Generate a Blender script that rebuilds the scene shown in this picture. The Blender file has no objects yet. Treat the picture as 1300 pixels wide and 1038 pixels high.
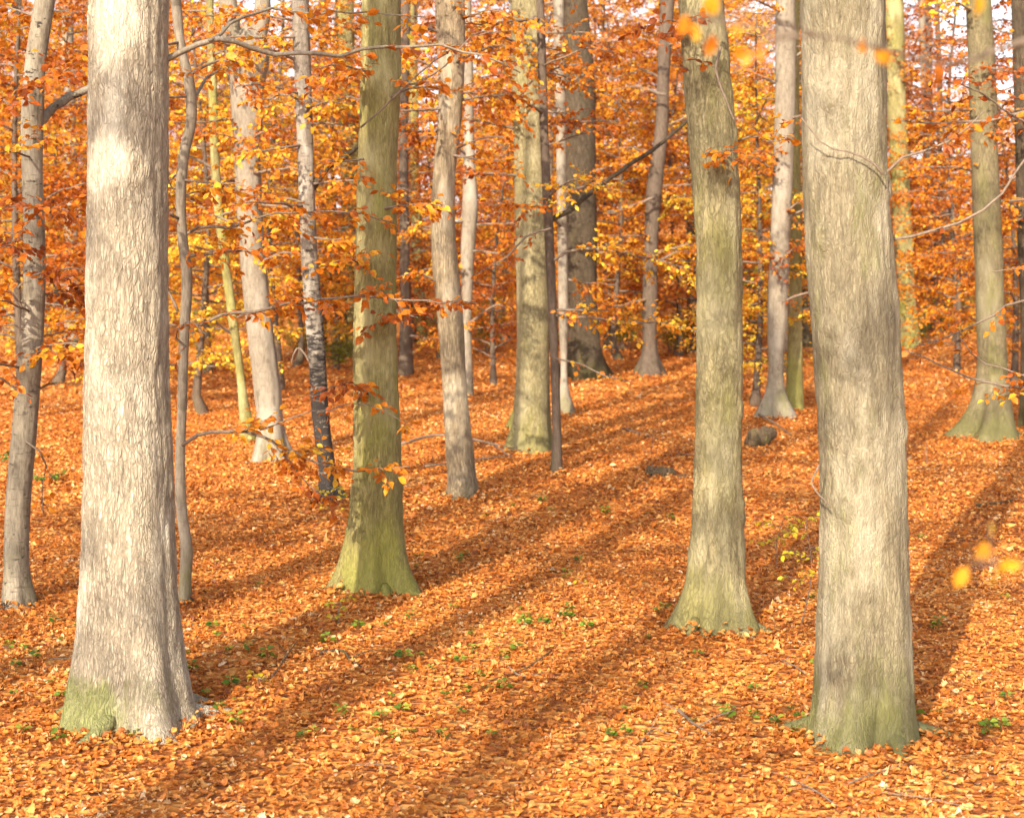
import bpy, math, random
import numpy as np

# ------------------------------------------------------------------ basics
SC = bpy.context.scene
COL = SC.collection
F = 2200.0            # focal length in pixels of the 1300 px wide photograph
HOR = 474.0           # row of the level horizon
CAMZ = 2.84
SUN_AZ = math.radians(20.8)    # shadows run this far to the right of straight ahead
SUN_EL = math.radians(25)
RNG = np.random.default_rng(7)


# ------------------------------------------------------------------ noise
def _hash(ix, iy, iz):
    n = (ix * 374761393 + iy * 668265263 + iz * 2147483647 + 974634721) & 0xFFFFFFFF
    n = ((n ^ (n >> 13)) * 1274126177) & 0xFFFFFFFF
    n = n ^ (n >> 16)
    return (n & 0xFFFF) / 32767.5 - 1.0


def vnoise(x, y, z):
    x, y, z = np.broadcast_arrays(np.asarray(x, float), np.asarray(y, float), np.asarray(z, float))
    x0, y0, z0 = np.floor(x).astype(np.int64), np.floor(y).astype(np.int64), np.floor(z).astype(np.int64)
    fx, fy, fz = x - x0, y - y0, z - z0
    fx, fy, fz = [t * t * (3 - 2 * t) for t in (fx, fy, fz)]
    r = 0
    for dx in (0, 1):
        for dy in (0, 1):
            for dz in (0, 1):
                w = (fx if dx else 1 - fx) * (fy if dy else 1 - fy) * (fz if dz else 1 - fz)
                r = r + w * _hash(x0 + dx, y0 + dy, z0 + dz)
    return r


# ------------------------------------------------------------------ terrain
_GY = np.array([-600, -30, 0, 7, 10, 20, 30, 40, 46, 55, 70, 85, 100, 115, 140, 700], float)
_GZ = np.array([0.0, 0.35, 0.52, 0.60, 0.79, 1.58, 2.37, 3.16, 3.68, 4.75, 6.9, 9.3, 11.6, 13.0, 13.8, 14.5])


def ground(x, y):
    z = np.interp(y, _GY, _GZ)
    z = z + 0.07 * vnoise(np.asarray(x) * 0.35, np.asarray(y) * 0.35, 3.3) + 0.025 * vnoise(np.asarray(x) * 1.3, np.asarray(y) * 1.3, 9.1)
    far = np.clip((np.asarray(y) - 42) / 40, 0, 1)
    return z + far * 1.1 * vnoise(np.asarray(x) * 0.06, np.asarray(y) * 0.06, 5.5)


def P(px, py, d):
    return np.array([(px - 650) / F * d, d, CAMZ - (py - HOR) / F * d])


def depth_at(px, py):
    """depth at which the sight line through a pixel meets the ground"""
    d = 6.0
    while d < 160:
        p = P(px, py, d)
        if p[2] <= ground(p[0], p[1]):
            return d
        d += 0.02
    return 160.0


# ------------------------------------------------------------------ meshes
class MB:
    def __init__(self):
        self.v, self.f3, self.f4, self.t, self.n = [], [], [], [], 0

    def add(self, v, f4=None, f3=None, tint=None):
        v = np.asarray(v, float).reshape(-1, 3)
        if f4 is not None and len(f4):
            self.f4.append(np.asarray(f4, np.int64).reshape(-1, 4) + self.n)
        if f3 is not None and len(f3):
            self.f3.append(np.asarray(f3, np.int64).reshape(-1, 3) + self.n)
        self.v.append(v)
        self.t.append(np.full(len(v), 0.5) if tint is None else np.asarray(tint, float))
        self.n += len(v)

    def mesh(self, name, mats, smooth=True, tint=False, origin=(0, 0, 0)):
        v = np.concatenate(self.v) - np.asarray(origin, float)
        f4 = np.concatenate(self.f4) if self.f4 else np.zeros((0, 4), np.int64)
        f3 = np.concatenate(self.f3) if self.f3 else np.zeros((0, 3), np.int64)
        me = bpy.data.meshes.new(name)
        me.vertices.add(len(v))
        me.vertices.foreach_set('co', v.astype(np.float32).ravel())
        nl = f4.size + f3.size
        me.loops.add(nl)
        me.loops.foreach_set('vertex_index', np.concatenate([f4.ravel(), f3.ravel()]).astype(np.int32))
        me.polygons.add(len(f4) + len(f3))
        st = np.concatenate([np.arange(len(f4)) * 4, f4.size + np.arange(len(f3)) * 3])
        me.polygons.foreach_set('loop_start', st.astype(np.int32))
        me.polygons.foreach_set('use_smooth', np.full(len(st), smooth))
        if tint:
            a = me.attributes.new('tint', 'FLOAT', 'POINT')
            a.data.foreach_set('value', np.concatenate(self.t).astype(np.float32))
        for m in (mats if isinstance(mats, (list, tuple)) else [mats]):
            me.materials.append(m)
        me.update(calc_edges=True)
        return me

    def obj(self, name, mats, parent=None, loc=(0, 0, 0), **k):
        o = bpy.data.objects.new(name, self.mesh(name, mats, **k))
        COL.objects.link(o)
        o.parent = parent
        o.location = loc
        return o


def tag(o, label=None, cat=None, group=None, kind=None):
    for k, val in (('label', label), ('category', cat), ('group', group), ('kind', kind)):
        if val:
            o[k] = val
    return o


def thing(name, label, cat, loc=(0, 0, 0), group=None):
    o = bpy.data.objects.new(name, None)
    COL.objects.link(o)
    o.location = loc
    o.empty_display_size = 0.3
    return tag(o, label, cat, group)


def copy_tree(o, parent=None):
    c = o.copy()
    COL.objects.link(c)
    c.parent = parent
    for ch in list(o.children):
        copy_tree(ch, c)
    return c


def norm(a):
    a = np.asarray(a, float)
    return a / np.maximum(np.linalg.norm(a, axis=-1, keepdims=True), 1e-9)


def spline(pts, n):
    """smooth curve through points"""
    pts = np.asarray(pts, float)
    if len(pts) < 3:
        t = np.linspace(0, 1, n)[:, None]
        return pts[0] * (1 - t) + pts[-1] * t
    seg = np.concatenate([[0], np.cumsum(np.linalg.norm(np.diff(pts[:, :3], axis=0), axis=1))])
    m = np.gradient(pts, seg, axis=0)
    s = np.linspace(0, seg[-1], n)
    i = np.clip(np.searchsorted(seg, s, side='right') - 1, 0, len(pts) - 2)
    h = (seg[i + 1] - seg[i])[:, None]
    t = ((s - seg[i])[:, None]) / h
    return ((2 * t ** 3 - 3 * t ** 2 + 1) * pts[i] + (t ** 3 - 2 * t ** 2 + t) * h * m[i]
            + (-2 * t ** 3 + 3 * t ** 2) * pts[i + 1] + (t ** 3 - t ** 2) * h * m[i + 1])


def tube(mb, pts, rad, seg=6, rough=0.0, seed=0.0):
    pts = np.asarray(pts, float)
    rad = np.asarray(rad, float) * np.ones(len(pts))
    tan = norm(np.gradient(pts, axis=0))
    ref = np.array([0.0, 0, 1]) if abs(tan[0][2]) < 0.8 else np.array([1.0, 0, 0])
    a = norm(np.cross(tan, ref))
    b = np.cross(a, tan)
    th = np.linspace(0, 2 * np.pi, seg, endpoint=False)
    ring = (np.cos(th)[None, :, None] * a[:, None, :] + np.sin(th)[None, :, None] * b[:, None, :])
    r = rad[:, None] * np.ones((1, seg))
    if rough:
        c = pts[:, None, :] + ring * rad[:, None, None]
        r = r * (1 + rough * vnoise(c[..., 0] * 9 + seed, c[..., 1] * 9, c[..., 2] * 5))
    v = pts[:, None, :] + ring * r[..., None]
    n = len(pts)
    i = np.arange(n - 1)[:, None] * seg
    j = np.arange(seg)[None, :]
    j2 = (j + 1) % seg
    f = np.stack([i + j, i + j2, i + seg + j2, i + seg + j], -1).reshape(-1, 4)
    tip = pts[-1] + tan[-1] * rad[-1]
    vv = np.concatenate([v.reshape(-1, 3), tip[None], pts[:1] - tan[:1] * rad[0] * 0.3])
    k = n * seg
    f3 = [[(n - 1) * seg + q, (n - 1) * seg + (q + 1) % seg, k] for q in range(seg)]
    f3 += [[(q + 1) % seg, q, k + 1] for q in range(seg)]
    mb.add(vv, f, f3)


# leaf templates: x across, y along, z normal
LEAF_Q = (np.array([[0, 0, 0], [0.32, 0.45, 0.05], [0, 1, -0.08], [-0.32, 0.45, 0.05]]), [[0, 1, 2, 3]], [])
LEAF_B = (np.array([[0, 0, 0], [.25, .28, .07], [.28, .62, .06], [0, 1, -.1], [-.28, .62, .06], [-.25, .28, .07], [0, .3, 0], [0, .64, -.02]]),
          [[6, 1, 2, 7], [5, 6, 7, 4]], [[0, 1, 6], [0, 6, 5], [7, 2, 3], [7, 3, 4]])
_ok = [(0.04, 0.0), (0.13, 0.16), (0.20, 0.26), (0.13, 0.34), (0.27, 0.50), (0.18, 0.56), (0.33, 0.72), (0.20, 0.80), (0.17, 0.93), (0.0, 1.0)]
_ov = [[x, y, 0.25 * x] for x, y in _ok] + [[-x, y, 0.3 * x] for x, y in _ok[:-1]] + [[0, y, -0.02 + 0.05 * math.sin(y * 9)] for _, y in _ok[:-1]]
_of = [[19 + i, i, i + 1, 20 + i] for i in range(8)] + [[10 + i, 19 + i, 20 + i, 11 + i] for i in range(8)]
LEAF_O = (np.array(_ov), _of, [[27, 8, 9], [18, 27, 9]])


def leaves(mb, pos, axis, nrm, size, tint, tpl=LEAF_B, curl=0.0, rng=RNG, width=1.0):
    pos = np.asarray(pos, float)
    n = len(pos)
    if not n:
        return
    ax = norm(axis)
    nn = norm(nrm - (np.sum(nrm * ax, -1, keepdims=True)) * ax)
    sx = np.cross(ax, nn)
    T, f4, f3 = tpl
    size = np.broadcast_to(np.asarray(size, float), (n,))
    x = T[None, :, 0] * (rng.uniform(.85, 1.2, n)[:, None]) * width
    y = T[None, :, 1] * np.ones((n, 1))
    z = T[None, :, 2] * rng.uniform(0.3, 1.8, n)[:, None]
    if curl:
        c1 = rng.normal(0, curl, n)[:, None]
        c2 = rng.normal(0, curl, n)[:, None]
        z = z + c1 * (y - .5) ** 2 * 1.6 + c2 * x * (y - .3) * 2 + np.abs(c1) * 2.2 * x ** 2
    v = (pos[:, None, :] + size[:, None, None] * (x[..., None] * sx[:, None, :] + y[..., None] * ax[:, None, :] + z[..., None] * nn[:, None, :]))
    k = T.shape[0]
    off = (np.arange(n) * k)[:, None, None]
    mb.add(v.reshape(-1, 3),
           (np.asarray(f4)[None] + off).reshape(-1, 4) if len(f4) else None,
           (np.asarray(f3)[None] + off).reshape(-1, 3) if len(f3) else None,
           np.repeat(tint, k))


def limb(wood, leaf, pts, r0, r1, rng, frm=0.25, lat=0.55, sp=0.13, lsize=0.075, lsp=0.045, tint=0.5, ts=0.18,
         droop=0.25, tpl=LEAF_B, seg=5, keep=1.0, n=None, latseg=3, sub=0.13, subwood=True, jit=.6, vj=.18):
    """a branch through pts with side twigs in a near-horizontal spray and leaves along them"""
    pts = np.asarray(pts, float)
    L = np.sum(np.linalg.norm(np.diff(pts, axis=0), axis=1))
    n = n or max(6, int(L / 0.12))
    c = spline(pts, n)
    c[1:-1] += rng.normal(0, 0.012 * min(1, L / 2), (n - 2, 3))
    tube(wood, c, np.linspace(r0, r1, n), seg)
    s = frm * L
    side = 1
    cum = np.linspace(0, L, n)
    tl = rng.normal(tint, 0.07)
    LP, LA, LN, LT = [], [], [], []
    while s < L:
        i = min(int(np.searchsorted(cum, s)), n - 2)
        p = c[i]
        d = norm(c[i + 1] - c[i - 1 if i else 0])
        if rng.random() < keep:
            hor = norm(np.cross(d, [0, 0, 1.0]) + 1e-6) * side
            u = s / L
            ln = lat * (1.05 - 0.7 * abs(u - 0.35) / 0.65) * rng.uniform(.5, 1.25)
            dd = norm(d * rng.uniform(.35, 1.0) + hor * rng.uniform(.6, 1.0) + np.array([0, 0, rng.normal(0.02, vj)]))
            m = 5
            tt = np.linspace(0, 1, m)[:, None]
            q = p + dd * ln * tt + np.array([0, 0, -droop]) * ln * tt ** 2 + rng.normal(0, .012, (m, 3)) * tt
            tube(wood, q, np.linspace(max(0.0022, r1 * .7), 0.0012, m), latseg)
            runs = [(q, ln)]
            if sub:
                ns = int(ln / sub)
                for j in range(ns):
                    u2 = (j + .6) / ns * .95
                    o2 = np.array([np.interp(u2, tt[:, 0], q[:, a]) for a in range(3)])
                    h2 = norm(np.cross(dd, [0, 0, 1.0]) + 1e-6) * (1 if j % 2 else -1)
                    d2 = norm(dd * rng.uniform(.3, 1) + h2 * rng.uniform(.5, 1) + np.array([0, 0, rng.normal(-.05, vj * 1.3)]))
                    l2 = ln * rng.uniform(.25, .5)
                    q2 = o2 + d2 * l2 * np.linspace(0, 1, 3)[:, None]
                    if subwood:
                        tube(wood, q2, [.0014, .0012, .001], 3)
                    runs.append((q2, l2))
            for q, ln_ in runs:
                mm = len(q)
                tq = np.linspace(0, 1, mm)
                k = max(3, int(ln_ / lsp))
                sgn = np.where(np.arange(k) % 2, 1.0, -1.0)[:, None]
                tk = np.linspace(.15, 1, k)
                pk = np.stack([np.interp(tk, tq, q[:, a]) for a in range(3)], -1)
                dk = norm(np.gradient(q, axis=0))[np.minimum((tk * (mm - 1)).astype(int), mm - 1)]
                hk = norm(np.cross(dk, [0, 0, 1.0]) + 1e-6)
                LP.append(pk)
                LA.append(dk * .8 + hk * sgn * rng.uniform(.4, 1.1, (k, 1)) + rng.normal(0, .25, (k, 3)) - np.array([0, 0, .3]))
                LN.append(np.array([0, -.25, .8]) + rng.normal(0, jit, (k, 3)))
                LT.append(rng.normal(rng.normal(tl, .05), ts * .75, k))
        side = -side
        s += sp * rng.uniform(.6, 1.4)
    if LP:
        LP, LA, LN, LT = [np.concatenate(q) for q in (LP, LA, LN, LT)]
        leaves(leaf, LP, LA, LN, lsize * rng.uniform(.65, 1.2, len(LP)), np.clip(LT, 0, 1), tpl, 0.12, rng)


# ------------------------------------------------------------------ materials
def newmat(name):
    m = bpy.data.materials.new(name)
    m.use_nodes = True
    nt = m.node_tree
    nt.nodes.clear()
    out = nt.nodes.new('ShaderNodeOutputMaterial')

    def N(t, **k):
        nd = nt.nodes.new('ShaderNode' + t)
        for a, b in k.items():
            if a.startswith('i_'):
                nd.inputs[a[2:].replace('_', ' ')].default_value = b
            else:
                setattr(nd, a, b)
        return nd

    def Lk(a, b):
        nt.links.new(a, b)
    return m, nt, out, N, Lk


def ramp(N, stops, interp='LINEAR'):
    r = N('ValToRGB')
    r.color_ramp.interpolation = interp
    e = r.color_ramp.elements
    while len(e) > 1:
        e.remove(e[-1])
    e[0].position, e[0].color = stops[0][0], (*stops[0][1], 1)
    for p, c in stops[1:]:
        el = e.new(p)
        el.color = (*c, 1)
    return r


def maprange(N, Lk, src, a, b, c=0.0, d=1.0):
    m = N('MapRange')
    m.interpolation_type = 'SMOOTHSTEP'
    for i, q in zip((1, 2, 3, 4), (a, b, c, d)):
        m.inputs[i].default_value = q
    Lk(src, m.inputs[0])
    return m.outputs[0]


def math_(N, Lk, op, a, b):
    m = N('Math', operation=op)
    for i, q in enumerate((a, b)):
        if isinstance(q, (int, float)):
            m.inputs[i].default_value = q
        else:
            Lk(q, m.inputs[i])
    return m.outputs[0]


def mixc(N, Lk, fac, a, b, blend='MIX'):
    m = N('Mix', data_type='RGBA', blend_type=blend)
    if isinstance(fac, (int, float)):
        m.inputs[0].default_value = fac
    else:
        Lk(fac, m.inputs[0])
    for i, q in ((6, a), (7, b)):
        if isinstance(q, tuple):
            m.inputs[i].default_value = (*q, 1)
        else:
            Lk(q, m.inputs[i])
    return m.outputs[2]


def bark(name, ridge, groove, moss=(0.22, 0.21, 0.05), scale=16.0, zf=0.2, crack=0.09, bump=0.9, dist=0.02, mossamt=0.3,
         mossbase=0.6, lent=0.0, flake=0.0, pale=None, fiss=1.0, warp=.07, mossx=0.0, plates=0.0):
    m, nt, out, N, Lk = newmat(name)
    tc = N('TexCoord')
    oi = N('ObjectInfo')
    off = N('VectorMath', operation='SCALE')
    off.inputs[0].default_value = (31, 17, 23)
    Lk(oi.outputs['Random'], off.inputs['Scale'])
    add = N('VectorMath', operation='ADD')
    Lk(tc.outputs['Object'], add.inputs[0])
    Lk(off.outputs[0], add.inputs[1])
    co = add.outputs[0]

    def mapped(sx, sz, src=co):
        mp = N('VectorMath', operation='MULTIPLY')
        mp.inputs[1].default_value = (sx, sx, sz)
        Lk(src, mp.inputs[0])
        return mp.outputs[0]

    def noise(sx, sz, detail=4, rough=.6, src=co):
        n = N('TexNoise')
        n.inputs['Scale'].default_value = 1
        n.inputs['Detail'].default_value = detail
        n.inputs['Roughness'].default_value = rough
        Lk(mapped(sx, sz, src), n.inputs['Vector'])
        return n
    w = noise(5, 3.5, 3)
    ws = N('VectorMath', operation='SCALE')
    ws.inputs['Scale'].default_value = warp
    Lk(w.outputs['Color'], ws.inputs[0])
    wa = N('VectorMath', operation='ADD')
    Lk(co, wa.inputs[0])
    Lk(ws.outputs[0], wa.inputs[1])
    vo = N('TexVoronoi', feature='DISTANCE_TO_EDGE')
    vo.inputs['Scale'].default_value = 1
    Lk(mapped(scale, scale * zf, wa.outputs[0]), vo.inputs['Vector'])
    vo2 = N('TexVoronoi', feature='DISTANCE_TO_EDGE')
    vo2.inputs['Scale'].default_value = 1
    Lk(mapped(scale * 1.9, scale * 1.9 * zf * 1.3, wa.outputs[0]), vo2.inputs['Vector'])
    rn = noise(scale * .95, scale * zf * .8, 5, .62, wa.outputs[0])
    ab = math_(N, Lk, 'ABSOLUTE', math_(N, Lk, 'SUBTRACT', rn.outputs['Fac'], .5), 0.0)
    c0 = maprange(N, Lk, ab, 0.0, crack * .75)
    pg = noise(4, 1.4, 3)
    vg = maprange(N, Lk, pg.outputs['Fac'], .44, .6, 1.0, .25)
    c1 = math_(N, Lk, 'MULTIPLY', c0, math_(N, Lk, 'MAXIMUM', vg, maprange(N, Lk, vo.outputs['Distance'], 0.0, crack * 2)))
    if plates:
        vc = maprange(N, Lk, vo.outputs['Distance'], 0.01, crack * 3.2, 1 - plates, 1.0)
        c1 = math_(N, Lk, 'MULTIPLY', vc, math_(N, Lk, 'ADD', math_(N, Lk, 'MULTIPLY', c1, .5), .5))
    c2 = maprange(N, Lk, vo2.outputs['Distance'], 0.0, crack * 2)
    patch = noise(6, 2.2, 3)
    pm = maprange(N, Lk, patch.outputs['Fac'], .35, .65, 1.0 - .75 * fiss, 1.0 - .25 * fiss)
    cr = math_(N, Lk, 'MULTIPLY', c1, math_(N, Lk, 'MAXIMUM', c2, pm))
    fine = noise(70, 14, 5, .7)
    med = noise(22, 6, 4, .6)
    hgt = math_(N, Lk, 'ADD', math_(N, Lk, 'MULTIPLY', cr, fiss), math_(N, Lk, 'MULTIPLY', fine.outputs['Fac'], .55))
    hgt = math_(N, Lk, 'ADD', hgt, math_(N, Lk, 'MULTIPLY', med.outputs['Fac'], .5))
    # colour
    crc = math_(N, Lk, 'ADD', math_(N, Lk, 'MULTIPLY', cr, fiss * .8), 1 - fiss * .8)
    base = mixc(N, Lk, crc, groove, ridge)
    var = ramp(N, [(.25, (.62, .6, .58)), (.5, (.95, .93, .9)), (.75, (1.15, 1.13, 1.1))])
    Lk(med.outputs['Fac'], var.inputs[0])
    base = mixc(N, Lk, 1.0, base, var.outputs[0], 'MULTIPLY')
    fv = ramp(N, [(.3, (.6, .58, .56)), (.7, (1.18, 1.18, 1.18))])
    Lk(fine.outputs['Fac'], fv.inputs[0])
    base = mixc(N, Lk, 1.0, base, fv.outputs[0], 'MULTIPLY')
    if pale:
        pn = noise(2.6, 1.1, 5, .65)
        base = mixc(N, Lk, math_(N, Lk, 'MULTIPLY', maprange(N, Lk, pn.outputs['Fac'], .48, .66), .75), base, pale)
    if lent:
        ln = noise(7, 55, 3, .6)
        base = mixc(N, Lk, math_(N, Lk, 'MULTIPLY', maprange(N, Lk, ln.outputs['Fac'], .6, .7), lent), base, groove)
        kn = noise(9, 5, 2, .5)
        base = mixc(N, Lk, math_(N, Lk, 'MULTIPLY', maprange(N, Lk, kn.outputs['Fac'], .64, .72), lent), base, groove)
    sep = N('SeparateXYZ')
    Lk(tc.outputs['Object'], sep.inputs[0])
    if flake:
        fn = noise(9, 24, 5, .75)
        thr = maprange(N, Lk, sep.outputs['Z'], 0.2, 3.2, 0.24 * flake, 0.0)
        fm = maprange(N, Lk, math_(N, Lk, 'ADD', fn.outputs['Fac'], thr), .6, .66)
        base = mixc(N, Lk, fm, base, (.035, .028, .024))
        hgt = math_(N, Lk, 'SUBTRACT', hgt, math_(N, Lk, 'MULTIPLY', fm, .5))
    mn = noise(2.6, .9, 7, .72)
    mh = math_(N, Lk, 'MULTIPLY', maprange(N, Lk, sep.outputs['Z'], 0.05, 0.75, .22, 0.0), mossbase)
    if mossx:
        side = maprange(N, Lk, sep.outputs['X'], -.30, .12, mossx * .9, -.12)
        mh = math_(N, Lk, 'ADD', mh, math_(N, Lk, 'MULTIPLY', side, maprange(N, Lk, sep.outputs['Z'], .1, .45, 1.0, 0.0)))
    mf = maprange(N, Lk, math_(N, Lk, 'ADD', math_(N, Lk, 'ADD', mn.outputs['Fac'], mh), (mossamt - .5) * .45), .46, .68)
    mf = math_(N, Lk, 'MULTIPLY', mf, math_(N, Lk, 'ADD', math_(N, Lk, 'MULTIPLY', cr, .35), .55))
    base = mixc(N, Lk, math_(N, Lk, 'MULTIPLY', mf, .85), base, moss)
    bs = N('BsdfPrincipled')
    bs.inputs['Roughness'].default_value = .85
    bs.inputs['Specular IOR Level'].default_value = .25
    Lk(base, bs.inputs['Base Color'])
    bp = N('Bump')
    bp.inputs['Strength'].default_value = bump
    bp.inputs['Distance'].default_value = dist
    Lk(hgt, bp.inputs['Height'])
    Lk(bp.outputs[0], bs.inputs['Normal'])
    Lk(bs.outputs[0], out.inputs[0])
    return m


def leafmat(name, stops, transl=.42, rnd=.22, rough=.5):
    m, nt, out, N, Lk = newmat(name)
    at = N('Attribute', attribute_name='tint')
    oi = N('ObjectInfo')
    rr = maprange(N, Lk, oi.outputs['Random'], 0, 1, -rnd / 2, rnd / 2)
    f = math_(N, Lk, 'ADD', at.outputs['Fac'], rr)
    rp = ramp(N, stops)
    Lk(f, rp.inputs[0])
    tc = N('TexCoord')
    nz = N('TexNoise')
    nz.inputs['Scale'].default_value = 60
    nz.inputs['Detail'].default_value = 2
    Lk(tc.outputs['Object'], nz.inputs['Vector'])
    vr = ramp(N, [(.3, (.7, .66, .62)), (.65, (1.1, 1.1, 1.1))])
    Lk(nz.outputs['Fac'], vr.inputs[0])
    colr = mixc(N, Lk, 1.0, rp.outputs[0], vr.outputs[0], 'MULTIPLY')
    bs = N('BsdfPrincipled')
    bs.inputs['Roughness'].default_value = rough
    bs.inputs['Specular IOR Level'].default_value = .3
    Lk(colr, bs.inputs['Base Color'])
    tr = N('BsdfTranslucent')
    Lk(colr, tr.inputs['Color'])
    mx = N('MixShader')
    mx.inputs[0].default_value = transl
    Lk(bs.outputs[0], mx.inputs[1])
    Lk(tr.outputs[0], mx.inputs[2])
    Lk(mx.outputs[0], out.inputs[0])
    return m


M_PALE = bark('oak_bark_pale', (.45, .40, .31), (.14, .108, .07), (.13, .16, .018), scale=46, zf=.2, mossamt=.06, mossbase=1.0, pale=(.50, .46, .37), dist=.014, crack=.05, fiss=.8, warp=.05, mossx=.3, plates=.75)
M_GREY = bark('oak_bark_grey', (.235, .205, .135), (.10, .08, .05), (.14, .145, .035), scale=50, zf=.26, mossamt=.34, mossbase=1.0, pale=(.325, .29, .205), fiss=.6, dist=.011, crack=.05, warp=.06, plates=.6)
M_TAN = bark('oak_bark_tan', (.27, .235, .13), (.085, .07, .03), (.17, .155, .045), scale=30, zf=.4, mossamt=.36, mossbase=1.0, fiss=.6, dist=.010, crack=.07, pale=(.30, .265, .155))
M_MOSSY = bark('oak_bark_mossy', (.275, .24, .10), (.10, .085, .035), (.215, .215, .035), scale=40, zf=.2, mossamt=.5, mossbase=.5, fiss=.6, dist=.010, pale=(.36, .32, .16))
M_BEECH = bark('beech_bark_grey', (0.223, 0.191, 0.148), (0.086, 0.068, 0.047), (0.137, 0.130, 0.043), scale=18, zf=.3, mossamt=.24, mossbase=.6, lent=.6, fiss=.12, dist=.008, pale=(0.288, 0.252, 0.202))
M_TAN_SHADE = bark('oak_bark_tan_shaded', (.18, .15, .085), (.06, .05, .025), (.13, .125, .035), scale=28, zf=.35, mossamt=.42, mossbase=1.0, fiss=.5, dist=.010, crack=.07, pale=(.21, .18, .11))  # tan bark again, with the shade on the flared beech darkened into its colours
M_SLIM = bark('slim_bark_brown', (.12, .09, .068), (.05, .037, .027), (.10, .09, .028), scale=22, zf=.3, mossamt=.22, lent=.4, fiss=.35, dist=.008)
M_DARK = bark('old_bark_dark', (.10, .075, .048), (.04, .03, .02), (.085, .075, .022), scale=24, zf=.2, mossamt=.38, fiss=.8, dist=.018)
M_FLAKE = bark('flaky_birch_bark', (.225, .195, .16), (.06, .045, .033), (.11, .11, .03), scale=18, zf=.5, mossamt=.14, lent=.8, flake=1.0, fiss=.3, dist=.012, pale=(.33, .30, .255))
M_FLAKE2 = bark('spotted_birch_bark', (0.232, 0.203, 0.154), (0.068, 0.053, 0.038), (0.135, 0.128, 0.038), scale=18, zf=.5, mossamt=.2, lent=.7, flake=-.0001, fiss=.15, dist=.01, pale=(0.315, 0.285, 0.232))
M_TAN2 = bark('ribbed_tan_bark', (.33, .265, .175), (.11, .08, .05), (.14, .125, .045), scale=50, zf=.08, mossamt=.26, fiss=.75, dist=.012, crack=.07, warp=.03, pale=(.38, .325, .235))
M_TWIG = bark('twig_bark', (.20, .155, .12), (.09, .07, .05), scale=30, zf=.5, mossamt=.15, mossbase=0, fiss=.15, dist=.004, lent=.3)
M_LOG = bark('dead_wood', (.21, .145, .09), (.06, .04, .026), (.12, .11, .03), scale=22, zf=.2, mossamt=.4, mossbase=.3, fiss=.8, dist=.02)

AUT = [(0.0, (.20, 0.050, 0.013)), (.22, (.40, 0.095, 0.011)), (.45, (.60, 0.185, 0.014)), (.65, (.70, 0.302, 0.020)), (.84, (.74, 0.448, 0.031)), (1.0, (.70, 0.560, 0.055))]
M_LEAF = leafmat('beech_leaves_autumn', AUT, rnd=.3)
M_LEAFY = leafmat('leaves_yellow', [(0, (.45, .35, .03)), (.5, (.70, .55, .03)), (1, (.52, .55, .05))], .45)
M_GREEN = leafmat('leaves_green', [(0, (.06, .12, .015)), (.5, (.16, .26, .03)), (1, (.36, .40, .05))], .35, .3)
M_SHRUB = leafmat('shrub_leaves', [(0, (.10, .13, .02)), (.45, (.25, .25, .03)), (.8, (.55, .38, .03)), (1, (.6, .25, .02))], .4, .3)
LIT = [(0.0, (.19, .060, .018)), (.18, (.38, .115, .024)), (.42, (.54, .180, .030)), (.64, (.62, .255, .052)), (.83, (.66, .35, .11)), (.96, (.66, .43, .21)), (1.0, (.66, .48, .30))]
M_LIT = leafmat('fallen_leaves', LIT, .18, 0.0, .5)


def ground_mat():
    m, nt, out, N, Lk = newmat('leaf_covered_soil')
    tc = N('TexCoord')
    nz = N('TexNoise')
    nz.inputs['Scale'].default_value = 6
    nz.inputs['Detail'].default_value = 3
    Lk(tc.outputs['Object'], nz.inputs['Vector'])
    sc = N('VectorMath', operation='SCALE')
    sc.inputs['Scale'].default_value = .12
    Lk(nz.outputs['Color'], sc.inputs[0])
    ad = N('VectorMath', operation='ADD')
    Lk(tc.outputs['Object'], ad.inputs[0])
    Lk(sc.outputs[0], ad.inputs[1])
    vo = N('TexVoronoi')
    vo.inputs['Scale'].default_value = 15
    Lk(ad.outputs[0], vo.inputs['Vector'])
    sp = N('SeparateXYZ')
    Lk(vo.outputs['Color'], sp.inputs[0])
    big = N('TexNoise')
    big.inputs['Scale'].default_value = .5
    big.inputs['Detail'].default_value = 5
    Lk(tc.outputs['Object'], big.inputs['Vector'])
    f = math_(N, Lk, 'ADD', math_(N, Lk, 'MULTIPLY', sp.outputs[0], .75), math_(N, Lk, 'MULTIPLY', math_(N, Lk, 'SUBTRACT', big.outputs['Fac'], .45), .5))
    rp = ramp(N, [(p, tuple(q * .85 for q in c)) for p, c in LIT])
    Lk(f, rp.inputs[0])
    bs = N('BsdfPrincipled')
    bs.inputs['Roughness'].default_value = .85
    bs.inputs['Specular IOR Level'].default_value = .2
    Lk(rp.outputs[0], bs.inputs['Base Color'])
    bp = N('Bump')
    bp.inputs['Strength'].default_value = 1
    bp.inputs['Distance'].default_value = .04
    Lk(math_(N, Lk, 'ADD', vo.outputs['Distance'], sp.outputs[1]), bp.inputs['Height'])
    Lk(bp.outputs[0], bs.inputs['Normal'])
    Lk(bs.outputs[0], out.inputs[0])
    return m


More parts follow.
